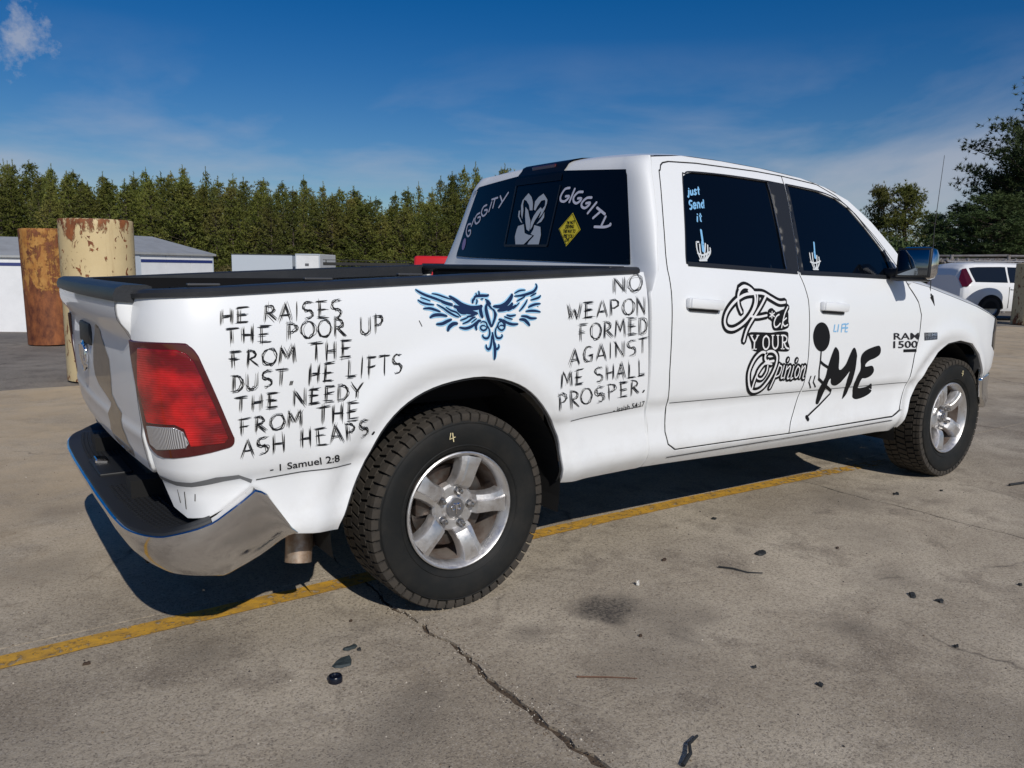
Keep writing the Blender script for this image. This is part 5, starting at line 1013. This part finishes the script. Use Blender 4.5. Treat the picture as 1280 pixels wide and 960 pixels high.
# sliver of a darker eave behind the rusty bollard belongs to the first shed
def box_trailer(label,px0,px1,d,top,cabside):
    a=pol(px0,d); b=pol(px1,d); zg=gz(a.x,a.y); L=(b-a).length; ang=math.atan2(b.y-a.y,b.x-a.x)
    root=empty('box_trailer',(a.x,a.y,zg),ang); tag(root,label,'trailer'); H=top-zg
    m=MB(); m.box((L/2,1.2,(H+.9)/2),(L,2.4,H-.9),bev=.03); m.build('cargo_box',LG,root)
    m=MB(); m.box((L/2,1.2,H+.005),(L+.04,2.44,.06)); m.build('top_rail',mat('dark_trim',(.05,.055,.06),.5),root)
    m=MB(); m.box((L/2,1.2,.8),(L-.4,1.0,.18)); m.build('frame',DARK,root)
    for x in (L*.15,L*.85):
        for y in (.2,2.2):
            m=MB(); m.lathe([(.45,-.12),(.48,-.08),(.48,.08),(.45,.12),(0,.12)],20,'Y',(x,y,.48)); m.build('wheel',TYR,root)
    return root
box_trailer('pale grey box trailer behind the truck bed, dark rail along its top',291,366,58,1.99,1)
def box_truck():
    d=57; a=pol(370,d); zg=gz(a.x,a.y); ang=math.atan2(RT.y,RT.x); root=empty('box_truck',(a.x,a.y,zg),ang); tag(root,'small white box truck seen from behind at the end of the pale grey trailer','truck')
    H=2.08-zg; Wd=1.75
    m=MB(); m.box((Wd/2,2.5,(H+.8)/2),(Wd,5,H-.8),bev=.04); bx=m.build('cargo_box',WM,root)
    m=MB(); m.box((.04,-.02,(H+.8)/2),(.06,.05,H-.8)); m.box((Wd-.04,-.02,(H+.8)/2),(.06,.05,H-.8)); m.box((Wd/2,-.02,H-.04),(Wd,.05,.07)); m.build('door_frame',LG,bx)
    m=MB(); m.box((Wd/2-.05,-.03,H-.75),(.26,.03,.16)); m.build('rear_vent',mat('vent_grey',(.12,.12,.13),.5),bx)
    m=MB(); m.box((Wd/2,5.9,1.3),(1.7,1.6,1.6),bev=.15); m.build('cab',WM,root)
    for x in (.2,Wd-.2):
        for y in (.9,5.8):
            m=MB(); m.lathe([(.36,-.1),(.4,-.07),(.4,.07),(.36,.1),(0,.1)],18,'X' if False else 'Y'); w_=m.build('wheel',TYR,root); w_.location=(x,y,.4); w_.rotation_euler=(0,0,R(90))
box_truck()
def car(name,label,cat,px,d,ang,paint,L=4.7,W=1.85,H=1.70,suv=True):
    """body lofted from a side profile, windows, lights, handles and wheels as parts"""
    p=pol(px,d); zg=gz(p.x,p.y); root=empty(name,(p.x,p.y,zg),ang); tag(root,label,cat)
    # x from 0 (tail) to L (nose); station: lower z, belt z, roof z, half width low, half width roof
    if suv: ST=[(0,.55,1.02,1.30,.80,.60),(.06,.40,1.05,1.50,.87,.62),(.22,.32,1.06,1.63,.92,.64),(.5,.30,1.06,1.68,.925,.645),(1.3,.28,1.05,1.70,.925,.65),(2.4,.28,1.04,1.68,.925,.65),(2.9,.28,1.03,1.56,.925,.64),(3.35,.28,1.02,1.22,.92,.66),(3.6,.28,1.01,1.06,.92,.70),(4.2,.32,.93,.98,.88,.70),(4.55,.38,.84,.88,.78,.62),(L,.45,.74,.78,.62,.5)]
    else: ST=[(0,.50,.86,.90,.74,.60),(.1,.36,.95,1.0,.84,.66),(.7,.28,.97,1.04,.88,.66),(1.0,.26,.96,1.20,.89,.62),(1.5,.25,.95,1.38,.90,.60),(2.3,.25,.94,1.42,.90,.60),(2.9,.25,.93,1.28,.90,.60),(3.4,.26,.92,1.0,.90,.66),(4.1,.30,.86,.90,.86,.66),(4.5,.36,.76,.80,.76,.58),(L,.42,.66,.70,.6,.5)]
    S2=[]
    for a,b in zip(ST,ST[1:]):
        for k in range(4): S2.append(tuple(a[q]+(b[q]-a[q])*k/4 for q in range(6)))
    S2.append(ST[-1]); rows=[]
    for x,zl,zb,zr,wl,wr in S2:
        h=[(-wl*.93,zl),(-wl*.985,zl+.10),(-wl,zl+(zb-zl)*.5),(-wl*.99,zb-.05),(-wl*.965,zb),(-(wr+(wl-wr)*.35),zb+(zr-zb)*.5),(-wr,zr-.05*min(1,(zr-zb)*3)),(-wr*.86,zr),(-wr*.4,zr+.02)]
        rows.append([Vector((x,y,z)) for y,z in h]+[Vector((x,-y,z)) for y,z in reversed(h)])
    m=MB(); m.grid(rows); n=len(rows[0]); m.add(rows[0],[tuple(range(n))]); m.add(rows[-1],[tuple(range(n))[::-1]]); body=m.build('body',paint,root,auto=40)
    def sidep(x,t,off,sgn):   # t 0 belt .. 1 roof rail
        for a,b in zip(ST,ST[1:]):
            if a[0]<=x<=b[0]: f=(x-a[0])/(b[0]-a[0]); q=[a[i]+(b[i]-a[i])*f for i in range(6)]; break
        zb,zr,wl,wr=q[2],q[3],q[4],q[5]; y1,z1=wl*.965,zb; y2,z2=wr,zr-.05*min(1,(zr-zb)*3)
        y15,z15=wr+(wl-wr)*.35,zb+(zr-zb)*.5
        if t<.5: y=y1+(y15-y1)*t*2; z=z1+(z15-z1)*t*2
        else: y=y15+(y2-y15)*(t*2-1); z=z15+(z2-z15)*(t*2-1)
        return (x,sgn*(y+off),z+off*.3)
    for sgn in (-1,1):
        for x0,x1 in (((.42,1.45),(1.52,2.35),(2.42,3.15)) if suv else ((1.15,1.6),(1.66,2.4),(2.46,3.0))):
            m=MB(); k=8; lo=[sidep(x0+(x1-x0)*q/k,.10,.006,sgn) for q in range(k+1)]
            sl=.20 if x0<.6 else .0; sf=.35 if x1>2.9 else 0
            hi=[sidep(x0+sl*-.6+(x1-sf-x0+sl*.6)*q/k,.86,.006,sgn) for q in range(k+1)]
            m.add(lo+hi,[(q,q+1,k+2+q,k+1+q) for q in range(k)]); m.build('side_window',WINM,body)
        for x0 in ((1.62,2.5) if suv else (1.7,2.5)):
            m=MB(); y=.925 if suv else .90; m.box((x0,sgn*(y+.012),.93),(.20,.035,.03),bev=.01); m.build('door_handle',paint,body)
        m=MB()
        for x0 in ((1.48,2.39) if suv else (1.62,2.42)): m.box((x0,sgn*(.926 if suv else .901),.68),(.012,.006,.62))
        m.build('door_gap',DARK,body)
        m=MB()
        if suv:
            rr=[Vector(q) for q in ((.03,sgn*.84,.98),(.16,sgn*.915,1.0),(.30,sgn*.90,1.14),(.26,sgn*.80,1.32),(.20,sgn*.70,1.52),(.10,sgn*.66,1.50),(.0,sgn*.70,1.20))]
            m.add([v+Vector((-.02,sgn*.016,0)) for v in rr]+[v+Vector((.05,-sgn*.05,0)) for v in rr],[tuple(range(7))]+[(q,(q+1)%7,7+(q+1)%7,7+q) for q in range(7)])
        else: m.box((.06,sgn*.68,.80),(.10,.30,.12),bev=.02)
        m.build('tail_light',REDD,body)
        for x in ((.92,3.75) if suv else (.85,3.65)):
            wl=empty('wheel',(x,sgn*.80,.35),parent=root)
            m=MB(); m.lathe([(.22,-.13),(.30,-.135),(.345,-.11),(.35,0),(.345,.10),(.22,.11)],28,'Y'); m.build('tyre',TYR,wl)
            m=MB(); m.lathe([(.22,-.128),(.20,-.10),(.07,-.09),(0,-.10)],28,'Y')
            if sgn>0: m.V=[(a,-b,c) for a,b,c in m.V]
            m.build('rim',mat('far_rim',(.4,.4,.4),.4,.8) if x<1 else bpy.data.materials['far_rim'],wl)
            m=MB(); m.lathe([(.41,-.925*1.0+.80-.004),(.41,-.70+.80)],24,'Y',(0,0,0),a0=0,a1=math.pi); m.lathe([(.0,-.128),(.41,-.128)],24,'Y',(0,0,0),a0=0,a1=math.pi)
            if sgn>0: m.V=[(a,-b,c) for a,b,c in m.V]
            m.build('wheel_arch',DARK,wl)
    m=MB(); m.add([(.10 if suv else .8,-.55,1.10 if suv else 1.05),(.10 if suv else .8,.55,1.10 if suv else 1.05),(.17 if suv else 1.35,.5,1.5 if suv else 1.36),(.17 if suv else 1.35,-.5,1.5 if suv else 1.36)],[(0,1,2,3)])
    if suv: m.V=[(x-.02-.04,y,z) for x,y,z in m.V]
    m.build('rear_window',WINM,body)
    if suv:
        for sgn in (-1,1):
            m=MB(); m.tube([(.5,sgn*.60,1.735),(2.5,sgn*.60,1.745)],.018,6); m.build('roof_rack_bar',mat('rack_bar',(.35,.35,.36),.4,.6),body)
    return root
car('parked_suv','white sport utility car behind the pickup hood, red tail light showing','car',1172,24.3,math.atan2(RT.y,RT.x)+R(7),mat('suv_white',(.76,.77,.78),.3,0,.5))
car('parked_sedan','low white sedan parked beside the navy striped shed','car',262,33,math.atan2(RT.y,RT.x)+R(4),mat('sedan_white',(.74,.75,.76),.3,0,.5),suv=False).location.z+=.62
def red_van():
    d=46; a=pol(514,d); zg=gz(a.x,a.y); root=empty('red_van',(a.x,a.y,zg),math.atan2(RT.y,RT.x)); tag(root,'red van mostly hidden behind the cab of the pickup','van')
    H=1.93-zg; m=MB(); m.box((1.9,.9,(H+.35)/2),(3.8,1.8,H-.35),bev=.18,taper=.95); m.build('body',REDP,root,auto=50)
    m=MB(); m.box((1.9,-.012,H-.65),(2.6,.03,.45),bev=.01); m.build('side_window',WINM,root)
    for x in (.7,3.1):
        for y in (.05,1.75):
            m=MB(); m.lathe([(.3,-.1),(.34,-.07),(.34,.07),(.3,.1),(0,.1)],18,'Y',(x,y,.34)); m.build('wheel',TYR,root)
red_van()
def flatbed():
    d=52; a=pol(404,d); zg=gz(a.x,a.y); root=empty('flatbed_trailer',(a.x,a.y,zg),math.atan2(RT.y,RT.x)); tag(root,'long dark flatbed trailer standing before the pines','trailer')
    H=1.50-zg; m=MB(); m.box((2.8,1.2,H-.1),(5.6,2.4,.2),bev=.02); m.build('deck',mat('dark_steel',(.025,.024,.022),.7),root)
    m=MB(); 
    for k in range(9): m.box((.2+.65*k,.02,H+.07),(.05,.05,.16))
    m.box((2.8,.02,H+.15),(5.6,.04,.04)); m.build('side_rail',bpy.data.materials['dark_steel'],root)
    for x in (.8,1.7,4.6):
        for y in (.2,2.2): 
            m=MB(); m.lathe([(.42,-.12),(.46,-.08),(.46,.08),(.42,.12),(0,.12)],18,'Y',(x,y,.46)); m.build('wheel',TYR,root)
flatbed()
# pipe fence and guard beam behind the parked car
def fence():
    root=empty('pipe_fence',pol(1120,30)); tag(root,'grey metal rail fence behind the white car on the right','fence')
    GM=mat('galvanised_pipe',(.36,.34,.32),.5,.5,0,var=(5,(.20,.15,.11),.4,.8)); o=Vector(root.location)
    P=[pol(1110,31),pol(1180,29.5),pol(1250,28.5),pol(1330,27.5)]
    for k,(a,b) in enumerate(zip(P,P[1:])):
        for h in (1.66,1.86,2.0):
            m=MB(); m.tube([a-o+Vector((0,0,h)),b-o+Vector((0,0,h+.02*(k%2)))],.045,8); m.build('rail',GM,root)
    for p in P:
        m=MB(); m.tube([p-o,p-o+Vector((0,0,2.05))],.06,8); m.build('post',GM,root)
    m=MB(); a=pol(1150,29)-o; b=pol(1280,28)-o
    n_=40
    for k in range(n_):
        q=a.lerp(b,k/n_); m.box(q+Vector((0,0,1.80+.12*math.sin(k*1.7)*.3)),(.18,.05,.10),Matrix.Rotation(R(30*(-1)**k),4,'Y'))
    m.build('mesh_infill',GM,root)
fence()
# ------------------------------------------------------------------ trees
def leafmat(name,c1,c2,c3):
    m=bpy.data.materials.new(name); m.use_nodes=True; n=NB(m); p=n.pos(); oi=n.n('ObjectInfo')
    c=n.mix(n.ramp(n.noise(p,1.1,4,.6),(.35,0.),(.65,1.)),c1,c2); c=n.mix(n.ramp(n.noise(p,.35,3),(.5,0.),(.75,.8)),c,c3)
    h=n.n('HueSaturation'); n.l(c,h.inputs['Color']); v=n.n('MapRange'); v.inputs['To Min'].default_value=.75; v.inputs['To Max'].default_value=1.3; n.l(oi.outputs['Random'],v.inputs['Value']); n.l(v.outputs[0],h.inputs['Value']); n.col(h.outputs[0])
    n.b.inputs['Roughness'].default_value=.6; n.b.inputs['Specular IOR Level'].default_value=.25
    return m
LEAF=leafmat('pine_needles',(.075,.095,.018),(.155,.165,.032),(.19,.155,.042)); LEAF2=leafmat('dark_pine_needles',(.035,.058,.018),(.065,.095,.032),(.080,.100,.034))
BUSHM=leafmat('olive_brush',(.12,.10,.035),(.17,.135,.05),(.10,.105,.035)); BARK=mat('pine_bark',(.075,.055,.042),.9,0,0,var=(8,(.14,.11,.09),.4,.7))
def tuft(mb,c,s,rg,up=.5,n=6,i=0,wd=1.):
    for _ in range(n):
        d=Vector((rg.gauss(0,1),rg.gauss(0,1),rg.gauss(up,1))).normalized(); L=s*rg.uniform(.7,1.3); sd_=d.cross(Vector((rg.gauss(0,1),rg.gauss(0,1),rg.gauss(0,1)))).normalized()*s*rg.uniform(.13,.22)*wd
        b=Vector(c)-d*L*.25; mb.add([b-sd_,b+sd_,Vector(c)+d*L],[(0,1,2)],i)
def pine_mesh(seed,H=12,R0=2.1,base=.12,dens=1.,ts=.26,mt=LEAF):
    rg=random.Random(seed); tr=MB(); cr=MB(); lean=rg.uniform(-.2,.2)
    tr.tube([(0,0,-.3),(lean*.3,0,H*.4),(lean,.1,H*.96)],.14,7,r2=.02)
    z=H*base
    while z<H*.985:
        t=(z/H-base)/(1-base); rad=R0*((1-t)**.8)*(.55+.45*math.sin(min(1,t*5)*math.pi/2))+.12
        nb=rg.randint(4,6); a0=rg.uniform(0,6.3)
        for k in range(nb):
            a=a0+6.283*k/nb+rg.uniform(-.35,.35); L=rad*rg.uniform(.65,1.15); rise=L*(.15+.55*t)+rg.uniform(-.1,.15)
            tip=Vector((lean*t+L*math.cos(a),L*math.sin(a),z+rise)); root_=Vector((lean*t,0,z))
            if seed%2==0 or L>1.2: tr.tube([root_,root_.lerp(tip,.9)],.025,3,r2=.008,caps=False)
            nt_=int((3+L*4.2)*dens)
            for q in range(nt_):
                f=rg.uniform(.30,1.03); c=root_.lerp(tip,f)+Vector((rg.gauss(0,.16),rg.gauss(0,.16),rg.gauss(.03,.13)))*(.5+L*.4); tuft(cr,c,ts*rg.uniform(.8,1.3)*(1-.25*t),rg,.6)
        z+=rg.uniform(.26,.42)*(1-.25*t)/max(.75,dens**.3)
    for q in range(9): tuft(cr,(lean,.1,H*(.94+.012*q)),ts*.8,rg,1.8,5)
    return tr,cr
def tree_from(name,label,cat,group,trm,crm,p,s,rz,mt):
    root=empty(name,p,rz); root.scale=s; tag(root,label,cat,group)
    t=bpy.data.objects.new('trunk',trm); link(t,root); c=bpy.data.objects.new('crown',crm); link(c,root)
    return root
def mk(tr,cr,mt):
    a=tr.build('trunk',BARK,None,fix=False); b=cr.build('crown',mt,None,fix=False); ma,mb_=a.data,b.data; bpy.data.objects.remove(a); bpy.data.objects.remove(b); return ma,mb_
var=[mk(*pine_mesh(s,12,R0*1.75,.05,d*1.25,ts=.25),LEAF) for s,R0,d in ((1,1.9,1.),(2,1.6,.9),(3,2.1,1.05),(4,1.5,.95),(5,1.8,.9),(6,2.3,1.0),(7,1.4,.8))]
tr_=random.Random(21)
def top_y(px):  # skyline of the pine wood across the photo
    return lerp_tab([(-500,215),(-200,222),(0,212),(60,214),(160,222),(220,214),(290,226),(360,232),(400,230),(450,240),(475,254),(500,246),(530,236),(570,222),(600,214),(700,225),(900,250),(1060,262)],px)
cnt=0
for row,(d0,n,hs_) in enumerate(((70,60,.93),(74,58,1.0),(79,54,1.0),(86,48,.97))):
    for k in range(n):
        px=-520+(830+520)*(k+.5+tr_.uniform(-.35,.35))/n; d=d0+tr_.uniform(-1.5,1.5); p=pol(px,d); zg=gz(p.x,p.y)
        hy=324.6+9.7*px/640
        Ht=(hy-top_y(px))/991.2*d+1.342-zg; Ht*=hs_*tr_.uniform(.88,1.04); s=Ht/12
        if 465<px<488 and row<3: Ht*=.93
        v=var[tr_.randrange(len(var))]; p.z=zg-.1; wsc=(.7+.55*tr_.random())
        where='at the far left above the dark roofed shed' if px<20 else 'above the rusty and cream bollards' if px<165 else 'above the navy striped shed' if px<285 else 'above the pale grey trailer' if px<410 else 'above the dark flatbed trailer' if px<510 else 'above the red van' if px<600 else 'hidden behind the pickup cab'
        tree_from('pine_tree',('front row' if row==0 else 'inner row' if row<3 else 'back row')+' pine of the dense wood, '+where,'tree','pines of the wood '+where+(' front' if row==0 else ' inner' if row<3 else ' back'),v[0],v[1],p,(wsc,wsc,s),tr_.uniform(0,6.28),LEAF); cnt+=1
# low brush along the wood edge
m=MB(); rg=random.Random(5)
for k in range(11000):
    px=rg.uniform(-540,900); d=rg.uniform(64,69); p=pol(px,d); h=rg.random()**1.3*2.9; tuft(m,(p.x,p.y,gz(p.x,p.y)+h),.38,rg,.4,5)
o=m.build('brush',BUSHM,None,fix=False); tag(o,'low olive and brown brush along the foot of the pine wood','brush',kind='stuff')
# right-hand trees
def big_pine(seed,H,R0,base,clumps):
    rg=random.Random(seed); tr=MB(); cr=MB(); tr.tube([(0,0,-.3),(.1,0,H*.5),(-.1,.1,H*.97)],.22,9,r2=.04)
    for k in range(clumps):
        t=rg.uniform(base,1)**.9; z=H*t; a=rg.uniform(0,6.283); env=R0*(.45+.55*math.sin(math.pi*min(1,(1.02-t)/(1-base)*.62)))*(.55 if t>.93 else 1)
        L=env*rg.uniform(.45,1.15); tip=Vector((L*math.cos(a),L*math.sin(a),min(H*1.0,z+L*.22+rg.uniform(-.1,.3)))); rt=Vector((0,0,z-L*.12)); md=rt.lerp(tip,.5)+Vector((0,0,-.08*L))
        tr.tube([rt,md,tip],.045,5,r2=.012,caps=False)
        for q in range(int(22+L*14)):
            f=rg.uniform(.45,1.06); c=(rt.lerp(tip,f))+Vector((rg.gauss(0,.26),rg.gauss(0,.26),rg.gauss(.06,.17))); tuft(cr,c,.19,rg,.5,11,0,.55)
    return tr,cr
BP=[mk(*big_pine(31,10.4,3.5,.20,150),LEAF2),mk(*big_pine(32,7,2.0,.12,85),LEAF2),mk(*big_pine(33,7,1.5,.10,70),LEAF)]
for px,d,H,v,sx,lab in ((1296,36,9.7,0,1.0,'tallest pine at the right edge with open ragged limbs'),(1234,33,4.4,1,1.15,'dark bushy pine under the tallest one, right of the antenna'),(1190,37,4.35,1,1.0,'dark pine directly above the white car roof'),
    (1118,48,6.2,2,1.0,'round topped pine just right of the windshield, taller of two'),(1086,50,6.3,2,.8,'narrow pine beside the pickup windshield pillar, shorter of two'),(1152,52,5.0,1,.8,'low pine between the round topped pair and the antenna'),(1330,33,6.5,1,1.3,'broad dark pine beyond the right edge bollard'),(1260,40,6.6,1,1.2,'dense pine behind the tallest one on the right')):
    p=pol(px,d); hh={0:10.4,1:7,2:7}[v]; tree_from('pine_tree',lab,'tree','trees on the right',BP[v][0],BP[v][1],p,(sx,sx,H/hh),px*.37,None)
m=MB(); rg=random.Random(8)
for k in range(7000):
    px=rg.uniform(1000,1420); d=rg.uniform(33.5,44); p=pol(px,d); h=rg.random()*(2.0+.9*noise.noise(Vector((px*.02,d*.2,0)))+ .5); tuft(m,(p.x,p.y,h),.30,rg,.4,5)
o=m.build('thicket',LEAF2,None,fix=False); tag(o,'dark green thicket at the foot of the right-hand pines','thicket',kind='stuff')
# ------------------------------------------------------------------ litter on the concrete
def flat_chip(name,label,cat,x,y,r,mt,seed,elong=1.,thick=.006,rz=0):
    rg=random.Random(seed); n=9; P=[]
    for k in range(n):
        a=6.283*k/n; rr=r*rg.uniform(.55,1.15); u,v=rr*math.cos(a)*elong,rr*math.sin(a); P.append((u*math.cos(rz)-v*math.sin(rz),u*math.sin(rz)+v*math.cos(rz)))
    P=[(u*.62,v*.62) for u,v in P]; m=MB(); V=[(u,v,thick*.3) for u,v in P]+[(u*.85,v*.85,thick+rg.uniform(0,thick)) for u,v in P]+[(0,0,thick*1.5)]
    m.add(V,[(k,(k+1)%n,n+(k+1)%n,n+k) for k in range(n)]+[(n+k,n+(k+1)%n,2*n) for k in range(n)]); o=m.build(name,mt,None,loc=(x,y,.0)); tag(o,label,cat); return o
DRK=mat('black_rubber_scrap',(.016,.018,.019),.7); LEAFB=mat('dry_leaf',(.05,.030,.018),.8); TEAL=mat('dark_scrap',(.030,.042,.044),.6)
m=MB(); m.lathe([(.0235,0),(.0235,.016),(.021,.020),(.014,.020),(.012,.015),(0,.015)],24,'Z'); o=m.build('bottle_cap',mat('navy_cap',(.004,.006,.014),.3),None,auto=40,loc=(-.640,-1.180,0)); tag(o,'small round black cap lying left of the joint crack','cap')
for a in ((-.571,-1.085,.050,1.7,TEAL,'rubber_scrap','dark pointed rubber scrap just above the round cap',1,.2),(-.51,-1.0,.026,1.6,TEAL,'rubber_scrap','small folded scrap farthest above the round cap',2,.0),(-.488,-1.03,.012,1.2,DRK,'rubber_scrap','tiny black crumb beside the folded scrap',3,.4),
    (-.42,-.80,.011,1.2,LEAFB,'dry_leaf','tiny dry leaf nearest the rear tyre',4,0),(-1.29,-.62,.014,1.5,LEAFB,'dry_leaf','brown leaf crumb near the left end of the yellow line',5,0),(-.68,-1.80,.011,1.3,DRK,'pebble','small dark pebble at bottom left of the concrete',6,0),
    (.581,-1.885,.014,1.4,DRK,'rubber_scrap','small black scrap in the middle of the right foreground slab',7,.3),(.666,-2.08,.020,1.2,DRK,'rubber_scrap','black scrap nearest the lower middle of the slab',8,.1),(1.685,-1.956,.030,1.3,DRK,'rubber_scrap','rounder of two black scraps lying close together on the right',9,.2),(1.648,-1.860,.028,2.0,DRK,'rubber_scrap','flatter of two black scraps lying close together on the right',10,.5),
    (1.324,-2.196,.014,1.4,DRK,'rubber_scrap','lone black scrap below the close pair on the right',11,.1),(2.156,-2.064,.016,1.2,DRK,'rubber_scrap','black scrap at the right edge of the foreground',12,.2),(1.745,-.709,.026,1.3,DRK,'rubber_scrap','black lump beside the yellow line under the doors',13,.6),(1.52,-1.19,.035,2.6,DRK,'rubber_scrap','thin dark sliver right of the rear tyre',14,.2),
    (3.081,-.985,.030,1.4,DRK,'rubber_scrap','black scrap on the concrete near the front tyre',15,.4),(3.4,-1.1,.016,1.4,DRK,'rubber_scrap','small scrap right of the one near the front tyre',16,.1),(1.06,-1.0,.018,1.6,LEAFB,'dry_leaf','brown leaf between the yellow line and the curved strip',17,.1),(.42,-1.5,.012,1.4,LEAFB,'dry_leaf','brown leaf below the oil stain',18,.1),(1.9,-1.35,.014,1.4,LEAFB,'dry_leaf','brown leaf in the middle distance of the slab',19,.1)):
    flat_chip(a[5],a[6],a[5].replace('_',' '),a[0],a[1],a[2],a[4],a[7],a[3],rz=a[8])
flat_chip('pebble','small white stone above the oil stain','pebble',.746,-1.147,.014,mat('white_stone',(.62,.60,.55),.7),30,1.3,.012,1.0)
m=MB(); m.tube([(1.20,-1.20,.006),(1.235,-1.25,.008),(1.26,-1.32,.006),(1.31,-1.36,.006)],.0045,6,r2=.002); o=m.build('rubber_strip',DRK,None,auto=60); tag(o,'thin curved black strip lying right of the rear tyre','strip')
m=MB(); m.tube([(-.035,-2.13,.008),(.01,-2.115,.018),(.05,-2.075,.012),(.10,-2.06,.010)],.0065,7,r2=.004); o=m.build('rubber_strip',DRK,None,auto=60); tag(o,'thick bent black strip at the bottom edge by the joint','strip')
m=MB(); m.tube([(.03,-1.60,.005),(.12,-1.665,.006),(.19,-1.72,.005)],.003,5,r2=.0015); o=m.build('twig',mat('brown_twig',(.14,.07,.04),.8),None); tag(o,'thin brown twig between the crack and the oil stain','twig')
m=MB(); m.tube([(3.9,-1.28,.01),(4.05,-1.33,.02),(4.15,-1.42,.012),(4.25,-1.40,.01)],.008,6,r2=.004); o=m.build('wire_scrap',DRK,None); tag(o,'short twisted wire scrap right of the front tyre','wire')
# loose grit: along the joint and strewn thinly
rg=random.Random(77); m=MB()
def grain(x,y,r):
    P=[(math.cos(a)*r*rg.uniform(.6,1.2),math.sin(a)*r*rg.uniform(.6,1.2)) for a in (0,1.2,2.5,3.8,5.1)]
    m.add([(x+u,y+v,0) for u,v in P]+[(x+u*.5,y+v*.5,r*rg.uniform(.5,1.)) for u,v in P],[(k,(k+1)%5,5+(k+1)%5,5+k) for k in range(5)]+[(5,6,7,8,9)],rg.choice((0,0,1,2)))
for k in range(900):
    y=-2.6+2.2*rg.random(); grain(-.21+wob(0,y,0,.035,4*7.3)+rg.gauss(0,.035),y,rg.uniform(.0012,.0035))
for k in range(2600):
    x=rg.uniform(-3,6); y=rg.uniform(-3.2,3); grain(x,y,rg.uniform(.0012,.004)*(1+.6*(rg.random()<.04)))
o=m.build('loose_grit',None,None,mats=[mat('grit_brown',(.16,.12,.08),.9),mat('grit_dark',(.035,.03,.028),.9),mat('grit_pale',(.50,.45,.37),.9)],fix=False); tag(o,'fine grit and crumbs strewn over the concrete and gathered along the joint','grit',kind='stuff')
